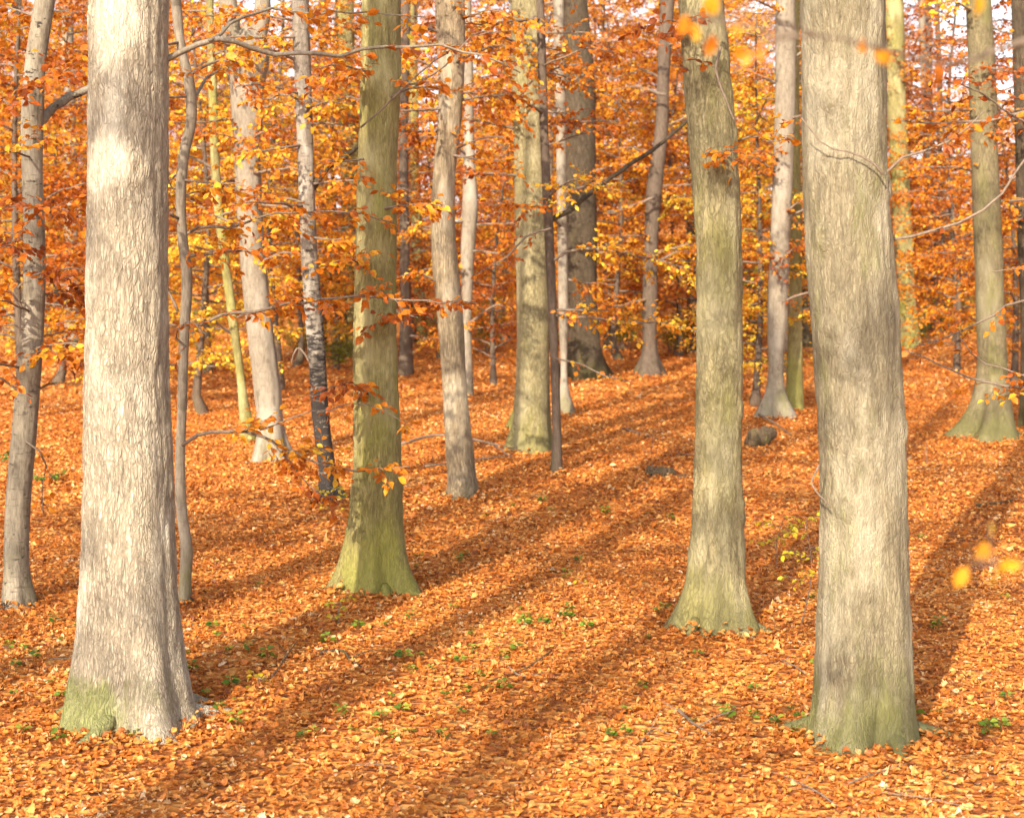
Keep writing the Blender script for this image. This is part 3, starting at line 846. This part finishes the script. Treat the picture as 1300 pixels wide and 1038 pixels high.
ET = dict(frm=.1, lat=.4, sp=.16, tint=.42, lsp=.06, keep=.75)
tree_branch('EDGE', [(1382, 520), (1330, 498), (1280, 490), (1230, 478), (1190, 462), (1150, 445)], 5, 1.5, ET, M_TWIG, dz=-.1, dend=.3, sub=.25)
tree_branch('EDGE', [(1382, 350), (1310, 375), (1255, 402), (1210, 425), (1160, 440)], 5, 1.5, ET, M_TWIG, dz=-.1, dend=.4, sub=.25)
tree_branch('EDGE', [(1382, 120), (1330, 128), (1290, 145), (1250, 152), (1200, 157), (1130, 152)], 6, 1.8, ET, M_TWIG, dz=-.1, dend=.4, tint=.38)
tree_branch('EDGE', [(1382, 210), (1330, 165), (1290, 150), (1250, 120), (1210, 100)], 4, 1.6, ET, M_TWIG, dz=-.2, dend=-.5, tint=.38, frm=.3)
tree_branch('EDGE', [(1382, 460), (1330, 480), (1280, 470), (1240, 455), (1220, 430)], 3, 1.3, ET, M_TWIG, dz=-.2, sub=.2)
tree_branch('EDGE', [(1380, 400), (1340, 360), (1300, 340), (1260, 345)], 3, 1.3, ET, M_TWIG, dz=-.2, sub=.2)
for kk in ():
    pass


rb = np.random.default_rng(77)


def boughs(key, n, y0, y1, l0, l1, tint=.5, keep=.88, lat=.5, dz=(-1.2, .2)):
    """more leafy side branches on a trunk, between two rows of the picture"""
    t = TREES[key]
    for i in range(n):
        y = y0 + (y1 - y0) * (i + rb.random()) / n
        z = CAMZ - (y - HOR) / F * t['D']
        px = 650 + np.interp(z, t['c'][:, 2], t['c'][:, 0]) / t['D'] * F
        sd = 1 if (i % 2) else -1
        ln = rb.uniform(l0, l1) * sd
        u = rb.uniform(-12, 30)
        tree_branch(key, [(px, y), (px + ln * .3, y - u * .5), (px + ln * .65, y - u * .9), (px + ln, y - u * .7)], rb.uniform(3, 5), 1.3,
                    dict(frm=.12, lat=lat, sp=.11, lsize=.078, vj=.42, tint=tint + rb.normal(0, .07)), M_TWIG, dz=0, dend=rb.uniform(*dz), keep=keep, sub=.085)


for a_ in (('T7', 9, -10, 330, 50, 120, .5), ('T10', 8, -20, 200, 60, 130, .42), ('T14', 11, -30, 230, 70, 150, .40), ('T16', 7, -20, 440, 60, 130, .55),
           ('T17', 9, -20, 400, 60, 130, .58), ('T15', 6, -10, 400, 50, 110, .5), ('T12', 8, -10, 400, 50, 100, .45), ('T13', 7, 0, 380, 50, 100, .5), ('T8', 8, -10, 330, 40, 110, .58),
           ('T6', 9, -10, 480, 40, 90, .62), ('T30', 8, -10, 400, 40, 100, .5), ('T18', 8, -10, 400, 50, 100, .55), ('T20', 7, -10, 350, 40, 90, .5), ('T22', 4, -10, 300, 50, 90, .48),
           ('T23', 5, -10, 300, 50, 90, .45), ('T25', 6, 0, 300, 50, 110, .42), ('T26', 7, 0, 400, 60, 120, .42), ('T4', 9, -10, 420, 50, 100, .5), ('T29', 9, -10, 430, 40, 90, .45), ('T2', 6, 0, 420, 40, 90, .45), ('T11', 6, -10, 300, 40, 80, .45), ('T32', 6, -10, 400, 40, 80, .5)):
    boughs(*a_)
for a_ in (('T5', 6, 10, 340, 60, 120, .42), ('T9', 7, 20, 560, 45, 80, .38), ('T10', 3, 60, 400, 50, 90, .4), ('T14', 4, 40, 160, 60, 100, .3), ('T8', 4, 10, 200, 60, 110, .35), ('T19', 2, 20, 230, 30, 50, .35), ('T2', 5, 320, 480, 40, 80, .45), ('T7', 6, 30, 380, 50, 90, .42), ('T12', 4, 300, 460, 40, 80, .5), ('T11', 4, 250, 450, 40, 80, .5), ('T20', 4, 200, 400, 40, 70, .4)):
    boughs(*a_, keep=.7, lat=.35, dz=(-.9, -.3))
for kk in ('T1', 'T21', 'T9', 'T19', 'T14', 'T16', 'T10', 'T25'):
    high_crown(kk)


# ------------------------------------------------------------------ understorey beeches: a few prototypes, copied
def proto_beech(seed, H, crown0, nl, span, tint, leafs=.075, mat=None, tpl=LEAF_Q, r=.07):
    nl = int(nl * 1.95)
    leafs *= 1.08
    rng = np.random.default_rng(seed)
    root = thing('beech_tree', 'x', 'beech tree')
    n = 26
    z = np.linspace(-.3, H, n)
    lean = rng.normal(0, .02, 2)
    c = np.stack([lean[0] * z + .12 * np.sin(z * .8 + seed) * (z > 0), lean[1] * z + .1 * np.sin(z * .6 + seed * 2), z], -1)
    rad = r * (1 - .85 * np.clip(z / H, 0, 1)) * (1 + .8 * np.exp(-np.maximum(z, 0) / .18))
    tr = MB()
    tube(tr, c, rad, 12, .08, seed)
    tr.obj('trunk', mat or M_SLIM, root)
    wood, lf = MB(), MB()
    for i in range(nl):
        u = (i + rng.random()) / nl
        zz = crown0 + (H * .97 - crown0) * u
        p = np.array([np.interp(zz, z, c[:, a]) for a in range(3)])
        az = i * 2.39996 + rng.uniform(-.5, .5)
        ln = span * (1 - .55 * u) * rng.uniform(.65, 1.2)
        d = np.array([math.cos(az), math.sin(az), 0])
        rise = rng.uniform(-.15, .6)
        pts = [p, p + d * ln * .35 + [0, 0, rise * ln * .35], p + d * ln * .7 + [0, 0, rise * ln * .55], p + d * ln + [0, 0, rise * ln * .5]]
        limb(wood, lf, pts, .022, .004, rng, frm=.18, lat=.62, sp=.13, lsize=leafs, lsp=.05, tint=tint, ts=.22, tpl=tpl, seg=4, latseg=3, sub=.11, subwood=False, jit=.85, droop=.35, vj=.34)
    wood.obj('branches', M_TWIG, root)
    lf.obj('crown', M_LEAF, root, tint=True)
    return root


PROTO = [proto_beech(1, 8.5, .9, 28, 2.3, .38), proto_beech(2, 9.5, 2.0, 28, 2.6, .58), proto_beech(3, 6.0, .5, 22, 1.9, .38),
         proto_beech(4, 11, 2.6, 30, 2.8, .54), proto_beech(5, 7.2, .7, 24, 2.1, .66), proto_beech(6, 10, 1.4, 28, 2.5, .46)]
PROTO.append(proto_beech(7, 11, 3.0, 7, 2.6, .5))
used = set()
order = sorted(((v['cx'], k) for k, v in TREES.items()))
SHORT = dict(T1='the stout pale oak', T21='the stoutest oak', T9='the left mossy oak', T19='the tan oak', T14='the middle mossy oak', T16='the broad dark trunk',
             T10='the kinked trunk', T2='the far left beech', T7='the forked beech', T8='the flaky birch', T25='the flared beech', T20='the spotted beech')
anchors = sorted((TREES[k]['cx'], SHORT[k]) for k in SHORT)
seen_labels = {}


def place_beech(i, x, y, s, rz, label, group):
    pr = PROTO[i]
    if i in used:
        o = copy_tree(pr)
    else:
        o = pr
        used.add(i)
    o.location = (x, y, float(ground(x, y)))
    o.rotation_euler = (0, 0, rz)
    o.scale = (s, s, s)
    o['label'] = label
    if group:
        o['group'] = group
    elif 'group' in o:
        del o['group']
    return o


NEAR = [  # picture column, depth, kind, size
    (20, 27, 0, 1.0), (75, 33, 4, 1.0), (150, 29, 1, 1.0), (255, 28, 4, .95), (265, 36, 5, 1.0), (350, 32, 1, 1.0), (375, 38, 4, 1.0), (425, 40, 0, 1.1),
    (520, 46, 1, 1.1), (560, 40, 2, .9), (625, 33, 2, .8), (690, 42, 5, 1.0), (785, 40, 4, 1.1), (765, 43, 1, 1.1), (855, 41, 0, 1.0), (905, 38, 1, 1.0),
    (955, 29, 4, .9), (1000, 36, 0, 1.0), (1075, 44, 5, 1.0), (1195, 48, 2, 1.1), (1215, 37, 2, .95), (1290, 34, 2, 1.0), (1330, 28, 1, 1.0), (-30, 30, 3, 1.0)]
KIND = {0: 'russet', 1: 'orange', 2: 'low rusty', 3: 'tall orange', 4: 'golden', 5: 'tall reddish', 6: 'sparse'}
rg = np.random.default_rng(21)
for (px, d, k, s) in NEAR:
    li = [a for a in anchors if a[0] <= px]
    ri = [a for a in anchors if a[0] > px]
    if li and ri:
        where = f'between {li[-1][1]} and {ri[0][1]}'
    elif li:
        where = f'behind and right of {li[-1][1]}'
    else:
        where = f'behind and left of {ri[0][1]}'
    lab = f'{KIND[k]} young beech {where}'
    seen_labels[lab] = seen_labels.get(lab, 0) + 1
    if seen_labels[lab] > 1:
        lab = f'{KIND[k]} young beech deeper {where}'
    place_beech(k, (px - 650) / F * d, d, s, rg.uniform(0, 6.28), lab, 'young beeches of the understorey')

GAPS = [(590, .55), (1215, .6), (1275, .6)]
cnt = 0
for row, (d0, d1, num) in enumerate(((42, 55, 18), (55, 75, 24), (75, 105, 30), (105, 135, 24))):
    for i in range(num):
        d = rg.uniform(d0, d1)
        px = -80 + 1460 * (i + rg.random()) / num
        k = int(rg.choice([0, 1, 2, 3, 4, 5]))
        s = rg.uniform(.9, 1.35) * (1.15 if d > 60 else 1)
        if d > 50 and any(abs(px - gx) < 38 for gx, _ in GAPS):
            s *= .55
        place_beech(k, (px - 650) / F * d, d, s, rg.uniform(0, 6.28), 'distant autumn beech among many on the far leaf covered slope', 'distant beeches on the far slope')

sh_w, sh_l = MB(), MB()
rsh = np.random.default_rng(808)
for i in range(26):
    az, ln_ = rsh.uniform(0, 6.28), rsh.uniform(.1, 1)
    e = np.array([math.cos(az) * ln_ * 1.0, math.sin(az) * ln_ * 1.0, rsh.uniform(.5, 1.5)])
    limb(sh_w, sh_l, [[e[0] * .1, e[1] * .1, -.05], e * [.45, .45, .55], e], .007, .0015, rsh, frm=.2, lat=.3, sp=.1, lsize=.07, tint=.5, sub=.1, subwood=False, jit=.8, tpl=LEAF_Q, n=8, vj=.4)
shp = thing('shrub', 'low rusty bush, one of many at the foot of the far slope', 'shrub')
sh_w.obj('stems', M_TWIG, shp)
sh_l.obj('foliage', M_LEAF, shp, tint=True)
for i in range(44):
    o = shp if i == 0 else copy_tree(shp)
    d = rsh.uniform(43, 75) if i % 3 else rsh.uniform(75, 100)
    x = (-60 + 1420 * (i * .618 % 1.0) - 650) / F * d
    o.location = (x, d, float(ground(x, d)))
    o.rotation_euler = (0, 0, rsh.uniform(0, 6.28))
    q = rsh.uniform(.7, 1.5)
    o.scale = (q, q, q)
    o['group'] = 'low bushes at the foot of the far slope'

# trees standing beside and behind the photographer: they throw the streaks of shade and the dapple
for i, (x, y, k, sz) in enumerate(((-10.5, -2.0, 1, 1.25), (-13.5, -8, 3, 1.3), (-4.6, -3.5, 6, 1.15), (-3.4, -8.0, 6, 1.3))):
    place_beech(k, x, y, sz, rg.uniform(0, 6.28), 'beech standing behind the viewer, casting dappled shade', 'beeches behind the viewer')
for i, (x, y, r_) in enumerate(((-6.7, -4.0, .26), (-5.9, -6.0, .2), (-10.7, -8.5, .32))):
    gz = float(ground(x, y))
    rt = thing('oak_tree', 'oak standing behind the viewer, casting a long streak of shade', 'oak tree', (x, y, gz), 'oaks behind the viewer')
    zz = np.linspace(-.3, 19, 44)
    mb = MB()
    tube(mb, np.stack([.1 * np.sin(zz * .4 + i), .1 * np.cos(zz * .35 + i), zz], -1), r_ * (1 - .035 * np.clip(zz, 0, 16)) * (1 + .5 * np.exp(-np.maximum(zz, 0) / .4)), 20, .05, i)
    mb.obj('trunk', M_TAN, rt)
    wd, lf = MB(), MB()
    rr_ = np.random.default_rng(300 + i)
    for j in range(17):
        az = j * 2.4
        p = np.array([0, 0, 9.5 + j * .55])
        dd_ = np.array([math.cos(az), math.sin(az), .5])
        limb(wd, lf, [p, p + dd_ * 1.2, p + dd_ * 2.4], .05, .01, rr_, lat=.7, sp=.2, lsize=.1, tpl=LEAF_Q, subwood=False)
    wd.obj('limbs', M_TAN, rt)
    lf.obj('crown', M_LEAF, rt, tint=True)

finish_litter()

# ------------------------------------------------------------------ forest floor: seedlings, saplings, twigs, logs
def seedling(seed, n, size, mat, h, label, name='seedling', cat='seedling'):
    r = np.random.default_rng(seed)
    root = thing(name, label, cat)
    st, lf = MB(), MB()
    tube(st, [[0, 0, -.03], [.004, 0, h * .5], [0, .006, h]], [.003, .0025, .002], 4)
    az = np.arange(n) * 2.4 + r.uniform(0, 1, n)
    z = h * (.45 + .6 * np.arange(n) / n)
    pos = np.stack([np.cos(az) * .012, np.sin(az) * .012, z], -1)
    ax = np.stack([np.cos(az), np.sin(az), r.uniform(-.1, .45, n)], -1)
    leaves(lf, pos, ax, np.array([0, -.3, 1.0]) + r.normal(0, .3, (n, 3)), r.uniform(.7, 1.2, n) * size, r.uniform(0, 1, n), LEAF_B, .12, r, 1.25)
    st.obj('stem', M_GREEN, root)
    lf.obj('leaves', mat, root, tint=True)
    return root


def ground_at(px, py):
    d = depth_at(px, py)
    p = P(px, py, d)
    return np.array([p[0], d, float(ground(p[0], d))])


rs = np.random.default_rng(5)
SEED = [seedling(31, 7, .075, M_GREEN, .09, ''), seedling(32, 5, .06, M_GREEN, .07, ''), seedling(33, 9, .08, M_GREEN, .12, '')]
spots = [(485, 918), (567, 888), (434, 912), (640, 838), (575, 775), (598, 808), (715, 785), (716, 808), (690, 795), (835, 780), (840, 772), (665, 797), (815, 876), (795, 905), (775, 938), (955, 915),
         (490, 797), (455, 800), (533, 835), (548, 853), (610, 862), (600, 830), (620, 880), (640, 880), (585, 845), (650, 830), (20, 848), (42, 838), (65, 870), (78, 888), (18, 885), (30, 828), (68, 795), (100, 798),
         (235, 835), (245, 855), (290, 830), (275, 812), (315, 830), (262, 885), (300, 892), (278, 905), (330, 745), (355, 780), (745, 800), (690, 640), (700, 650), (650, 645), (615, 660), (585, 675), (590, 710),
         (850, 660), (822, 655), (770, 655), (985, 925), (1005, 905), (1010, 935), (1015, 915), (1190, 910), (1250, 935), (1270, 930), (1225, 740), (1170, 685), (1255, 930), (1185, 800), (520, 790), (735, 715), (720, 730), (500, 940), (560, 935), (400, 935), (170, 940), (385, 940)]
spots += [(rs.uniform(10, 1290), 680 + 265 * rs.random() ** .7) for _ in range(60)]
for i, (px, py) in enumerate(spots):
    o = SEED[i % 3] if i < 3 else copy_tree(SEED[i % 3])
    o.location = ground_at(px, py)
    sc_ = rs.uniform(.4, .85)
    o.scale = (sc_, sc_, sc_)
    o.rotation_euler = (0, 0, rs.uniform(0, 6.28))
    tag(o, 'small green seedling poking up through the fallen leaves', 'seedling', 'green seedlings on the forest floor')


def sapling(foot, tip, label, mat, n_twig, lsize, tint, twl=.25, name='sapling', d=None, rad=.006, r0=.15, seed=1):
    b = ground_at(*foot) if d is None else P(foot[0], foot[1], d)
    D = b[1]
    t = P(tip[0], tip[1], D)
    r = np.random.default_rng(seed)
    root = thing(name, label, 'sapling', b)
    st, lf = MB(), MB()
    mid = (b + t) / 2 + r.normal(0, .03, 3)
    c = spline([b - [0, 0, .1], mid, t], 14)
    tube(st, c, np.linspace(rad, rad * .35, 14), 6)
    for i in range(n_twig):
        u = r0 + (1 - r0) * (i + .5) / n_twig
        p = np.array([np.interp(u, np.linspace(0, 1, 14), c[:, a]) for a in range(3)])
        az = i * 2.4 + r.uniform(-.5, .5)
        dd = np.array([math.cos(az), math.sin(az), .25])
        limb(st, lf, [p, p + dd * twl * .5, p + dd * twl], rad * .35, .001, r, frm=.15, lat=twl * .5, sp=.06, lsize=lsize, tint=tint, sub=0, n=6)
    st.obj('stem', M_TWIG, root, origin=b)
    lf.obj('leaves', mat, root, origin=b, tint=True)
    return root


sapling((1013, 792), (1022, 655), 'yellow leaved sapling beside the left edge of the stoutest oak', M_LEAFY, 9, .05, .5, .22, seed=3, r0=.35)
sapling((985, 720), (996, 655), 'thin yellow sapling in the shade strip between the tan oak and the stoutest oak', M_LEAFY, 6, .05, .3, .2, seed=4, r0=.3)
sapling((433, 790), (436, 757), 'tiny yellow sapling in front of the flared foot of the left mossy oak', M_LEAFY, 6, .045, .7, .1, seed=5)
sapling((735, 745), (735, 732), 'tiny golden sapling on the open leaf litter in the middle', M_LEAFY, 5, .04, .4, .07, seed=6)
sapling((334, 872), (338, 857), 'small golden sapling low in the leaves right of the stout pale oak', M_LEAFY, 5, .045, .1, .09, seed=8)
sapling((418, 648), (424, 618), 'small yellow sapling against the black foot of the birch', M_LEAFY, 6, .05, .5, .14, seed=7)
sapling((966, 470), (962, 90), 'slender sapling with bright green leaves left of the spotted beech', M_GREEN, 22, .075, .85, .5, rad=.03, seed=9, r0=.25)
sapling((831, 605), (830, 545), 'bare dry seedling stalk in the leaves left of the tan oak', M_LEAF, 3, .03, .3, .08, seed=10)
sapling((1178, 590), (1176, 556), 'small bare stalk in the leaves right of the stoutest oak', M_LEAF, 3, .035, .3, .12, seed=11)

# young beech right beside the lens on the right, twigs out of focus
nb = np.array([1.32, 3.3, float(ground(1.32, 3.3))])
rt = thing('young_beech', 'young beech close to the viewer, its blurred twigs and orange leaves crossing the right side', 'young tree', nb)
st = MB()
tube(st, spline([nb - [0, 0, .1], nb + [.03, 0, 1.6], nb + [-.02, .05, 3.2], nb + [.02, 0, 4.4]], 20), np.linspace(.022, .008, 20), 10, .08)
st.obj('trunk', M_BEECH, rt, origin=nb)
for pix, w0, spec in (([(1530, 20), (1300, 52), (1200, 82), (1120, 62), (1040, 46), (960, 52)], 11, [(1095, 58), (1110, 72), (1190, 88), (965, 66), (955, 75), (945, 70), (925, 40), (905, 52), (880, 38), (872, 28)]),
                      ([(1530, 690), (1400, 735), (1330, 725), (1262, 716), (1235, 722)], 5, [(1228, 728), (1268, 738), (1272, 720), (1300, 725), (1312, 720), (1240, 720), (1256, 672)]),
                      ([(1530, -60), (1400, -40), (1300, -20), (1240, -12)], 6, [(1240, 2), (1236, -8), (1280, -20)]),
                      ([(1040, 46), (1000, 30), (960, 20), (900, 25)], 4, [(900, 30), (880, 40)])):
    pts = np.array([P(x, y, 3.3 - .1 * i) for i, (x, y) in enumerate(pix)])
    tw, lf = MB(), MB()
    tube(tw, spline(pts, 20), np.linspace(w0 / 2 / F * 3, .0016, 20), 7)
    rl = np.random.default_rng(len(spec) + 100 + pix[0][1])
    lp = np.array([P(x, y - 10, 3.0) for x, y in spec])
    for p in lp:
        tb = spline(pts, 20)
        kk = np.argmin(np.linalg.norm(tb - p, axis=1))
        tube(tw, [tb[kk], (tb[kk] + p) / 2 + [0, 0, .01], p], [.0016, .0012, .001], 4)
    leaves(lf, lp, np.array([0, 0, -.8]) + rl.normal(0, .5, (len(lp), 3)), np.array([0, -1.0, .3]) + rl.normal(0, .3, (len(lp), 3)), rl.uniform(.028, .046, len(lp)), rl.uniform(.5, .78, len(lp)), LEAF_B, .15, rl)
    b_ = tw.obj('branch', M_TWIG, rt, origin=nb)
    lf.obj('leaves', M_LEAF, b_, origin=nb, tint=True)


def stick(pix, w, label, lift=.02, forks=(), name='fallen_twig', cat='twig', mat=None, seed=0):
    pts = []
    for x, y in pix:
        p = ground_at(x, y)
        pts.append(p + [0, 0, lift])
    D = pts[0][1]
    mb = MB()
    n = 16
    c = spline(np.array(pts), n)
    tube(mb, c, np.linspace(w / 2 / F * D, w / 5 / F * D, n), 7, .15, seed)
    for (i, dx, dz_, ln) in forks:
        e = c[i] + np.array([dx, .05, dz_]) * ln
        tube(mb, [c[i], (c[i] + e) / 2 + [0, 0, .01], e], [w / 4 / F * D, w / 6 / F * D, w / 9 / F * D], 5)
    o = mb.obj(name, mat or M_TWIG, origin=pts[0], loc=tuple(pts[0]))
    return tag(o, label, cat)


stick([(406, 832), (430, 830), (445, 842), (462, 852)], 5, 'bent fallen twig lying in sunlit leaves below the left mossy oak', mat=M_LOG, forks=((9, .5, .2, .3),))
stick([(862, 905), (880, 922), (905, 938)], 5, 'dark fallen twig at the bottom between the tan oak and the stoutest oak', forks=((6, -.6, .4, .25), (10, .7, .3, .3)))
stick([(345, 870), (362, 845), (378, 822)], 3, 'dry straw coloured stalk leaning in the leaves right of the stout pale oak', lift=.05, mat=M_LOG, forks=((4, .3, .5, .3), (9, -.4, .4, .25)))
stick([(510, 578), (555, 566), (600, 572), (650, 596)], 4, 'thin arching fallen branch lying behind the foot of the kinked trunk', lift=.15, name='fallen_branch', cat='branch', forks=((8, .8, -.2, .6),))
stick([(540, 600), (600, 592), (650, 585)], 3, 'thin straight fallen branch lying right beside the foot of the kinked trunk', lift=.08, name='fallen_branch', cat='branch')
stick([(48, 498), (75, 490), (112, 492)], 3.5, 'dark fallen branch on the ground left of the stout pale oak', lift=.06, name='fallen_branch', cat='branch', mat=M_DARK, forks=((5, .5, .5, .6),))
stick([(1240, 644), (1270, 640), (1310, 628)], 4, 'pale bare stick on the leaves at the right edge', mat=M_LOG)
stick([(960, 530), (985, 545), (1005, 560)], 3, 'thin curved stick lying beside the short cut log', lift=.08)
stick([(640, 845), (668, 862), (690, 858)], 3, 'thin dark twig half sunk in the leaves at the bottom centre')
stick([(815, 945), (835, 930), (850, 936)], 3, 'short forked twig in the leaves at the bottom edge', forks=((6, .3, .6, .2),))
stick([(790, 545), (812, 552), (840, 560)], 3, 'grey twig lying on shaded leaves left of the tan oak')
stick([(700, 830), (660, 855), (620, 868)], 3, 'thin pale stalk lying on sunlit leaves in the lower middle', mat=M_LOG)


rtw = np.random.default_rng(61)
TW = []
for i in range(4):
    mb = MB()
    L_ = (.35, .5, .28, .7)[i]
    c_ = spline(np.array([[-L_ / 2, 0, .02], [-L_ / 6, rtw.uniform(-.05, .05), .035], [L_ / 5, rtw.uniform(-.06, .06), .03], [L_ / 2, 0, .015]]), 16)
    tube(mb, c_, np.linspace(.006, .0025, 16), 6, .2, i)
    for k_ in (5, 9, 12):
        e_ = c_[k_] + np.array([rtw.uniform(.03, .1), rtw.choice([-1, 1]) * rtw.uniform(.05, .12), rtw.uniform(-.005, .05)])
        tube(mb, [c_[k_], (c_[k_] + e_) / 2 + [0, 0, .006], e_], [.003, .002, .0015], 4)
    TW.append(mb.mesh('fallen_twig', M_TWIG if i % 2 else M_LOG))
for i in range(34):
    px_, py_ = rtw.uniform(5, 1295), 520 + 500 * rtw.random() ** .8
    o = bpy.data.objects.new('fallen_twig', TW[i % 4])
    COL.objects.link(o)
    o.location = ground_at(px_, py_)
    o.rotation_euler = (0, 0, rtw.uniform(0, 6.28))
    q = rtw.uniform(.45, 1.0)
    o.scale = (q, q, q)
    tag(o, 'small forked twig scattered flat on the leaf litter', 'twig', 'small twigs scattered on the forest floor')


def log(px, py, L, r, rz, label, name='cut_log', tilt=.0):
    p = ground_at(px, py)
    mb = MB()
    n, sg = 22, 34
    c = np.stack([np.linspace(-L / 2, L / 2, n), np.zeros(n), np.full(n, r * .35) + np.linspace(0, tilt, n)], -1)
    tube(mb, c, r * (1 + .12 * np.sin(np.linspace(0, 9, n) + px)), sg, .42, px)
    o = mb.obj(name, M_LOG, loc=tuple(p))
    o.rotation_euler = (0, 0, rz)
    return tag(o, label, 'log')


log(965, 566, .38, .14, .9, 'short cut log lying in the leaves between the tan oak and the spotted beech', tilt=.1)
log(838, 603, .30, .08, .15, 'low mossy broken stump among the leaves left of the tan oak', name='tree_stump')
log(862, 606, .3, .03, -.3, 'small piece of dead wood beside the low mossy stump', name='dead_wood')


def shrub(px, py, w, h, n, label, tint, seed, mat=None, lsize=.06):
    p = ground_at(px, py)
    d = p[1]
    W, H = 1.5 * w / F * d, 1.4 * h / F * d
    n = int(n * 2)
    r = np.random.default_rng(seed)
    st, lf = MB(), MB()
    for i in range(n):
        az, lean = r.uniform(0, 6.28), r.uniform(.1, 1)
        e = np.array([math.cos(az) * lean * W / 2, math.sin(az) * lean * W / 2, H * r.uniform(.5, 1.05)])
        limb(st, lf, [[e[0] * .1, e[1] * .1, -.05], e * [.45, .45, .55], e], .006, .0015, r, frm=.2, lat=.2, sp=.09, lsize=lsize, tint=tint + r.normal(0, .1), sub=.1, subwood=False, jit=.8, tpl=LEAF_Q, n=8)
    root = thing('shrub', label, 'shrub', p)
    st.obj('stems', M_TWIG, root)
    lf.obj('foliage', mat or M_SHRUB, root, tint=True)


for a_ in ((125, 452, 90, 40, 16, 'low green shrub in the gap left of the stout pale oak', .25, 1), (255, 455, 60, 60, 14, 'golden green shrub right behind the stout pale oak', .6, 2),
           (380, 452, 60, 40, 14, 'yellow green shrub between the forked beech and the flaky birch', .5, 3), (425, 470, 50, 40, 12, 'low olive shrub left of the left mossy oak', .45, 4),
           (560, 440, 70, 50, 14, 'green shrub left of the kinked ribbed trunk, far back', .4, 5), (620, 450, 60, 55, 16, 'yellow green shrub in the gap between the kinked trunk and the middle oak', .5, 6),
           (790, 445, 70, 50, 16, 'green and yellow shrub between the broad dark trunk and the curving brown one', .4, 7), (855, 450, 60, 40, 14, 'low yellow shrub left of the tan oak', .55, 8),
           (955, 438, 60, 90, 20, 'tall green shrub right of the tan oak, far back', .2, 9), (1165, 440, 60, 40, 14, 'olive shrub behind the right side of the stoutest oak', .4, 10),
           (1210, 425, 60, 45, 14, 'green yellow shrub left of the flared beech, far back', .45, 11), (30, 450, 60, 40, 14, 'low green shrub behind the far left beech', .3, 12),
           (720, 440, 50, 40, 12, 'olive shrub behind the broad dark trunk', .5, 13), (1290, 430, 50, 60, 14, 'orange green shrub at the far right edge', .7, 14),
           (25, 590, 34, 14, 6, 'bright green low plant right beside the far left beech', .1, 15), (62, 612, 24, 8, 4, 'small bright green plant left of the stout pale oak', .1, 16)):
    shrub(*a_[:7], a_[7], M_GREEN if a_[7] >= 15 else None)

# ------------------------------------------------------------------ camera, light
cam = bpy.data.cameras.new('camera')
cam.sensor_width = 36
cam.lens = 36 * F / 1300
cam.shift_y = -(519 - HOR) / 1300
cam.clip_end = 2000
cam.dof.use_dof = True
cam.dof.focus_distance = 12.0
cam.dof.aperture_fstop = 2.9
co = bpy.data.objects.new('camera', cam)
COL.objects.link(co)
co.location = (0, 0, CAMZ)
co.rotation_euler = (math.radians(90), 0, 0)
SC.camera = co

sun = bpy.data.lights.new('sun', 'SUN')
sun.energy = 4.3
sun.angle = math.radians(.55)
sun.color = (1, .87, .68)
so = bpy.data.objects.new('sun', sun)
COL.objects.link(so)
so.location = (-10, -20, 30)
# light travels along (sin az, cos az) and down
from mathutils import Vector
dv = Vector((math.sin(SUN_AZ) * math.cos(SUN_EL), math.cos(SUN_AZ) * math.cos(SUN_EL), -math.sin(SUN_EL)))
so.rotation_euler = dv.to_track_quat('-Z', 'Y').to_euler()

w = bpy.data.worlds.new('World')
SC.world = w
w.use_nodes = True
nt = w.node_tree
bg = nt.nodes['Background']
sky = nt.nodes.new('ShaderNodeTexSky')
sky.sky_type = 'NISHITA'
sky.sun_disc = False
sky.sun_elevation = SUN_EL
sky.sun_rotation = math.pi + SUN_AZ
sky.dust_density = 3.0
sky.air_density = 1.0
hs = nt.nodes.new('ShaderNodeHueSaturation')
hs.inputs['Saturation'].default_value = .35
nt.links.new(sky.outputs[0], hs.inputs['Color'])
nt.links.new(hs.outputs[0], bg.inputs[0])
bg.inputs[1].default_value = .15

SC.view_settings.view_transform = 'Standard'
SC.view_settings.look = 'None'
SC.view_settings.gamma = 1
SC.view_settings.exposure = 1.28
cy = SC.cycles
cy.max_bounces = 6
cy.diffuse_bounces = 4
cy.glossy_bounces = 2
cy.transmission_bounces = 4
cy.transparent_max_bounces = 8
cy.sample_clamp_indirect = 6
cy.use_denoising = True
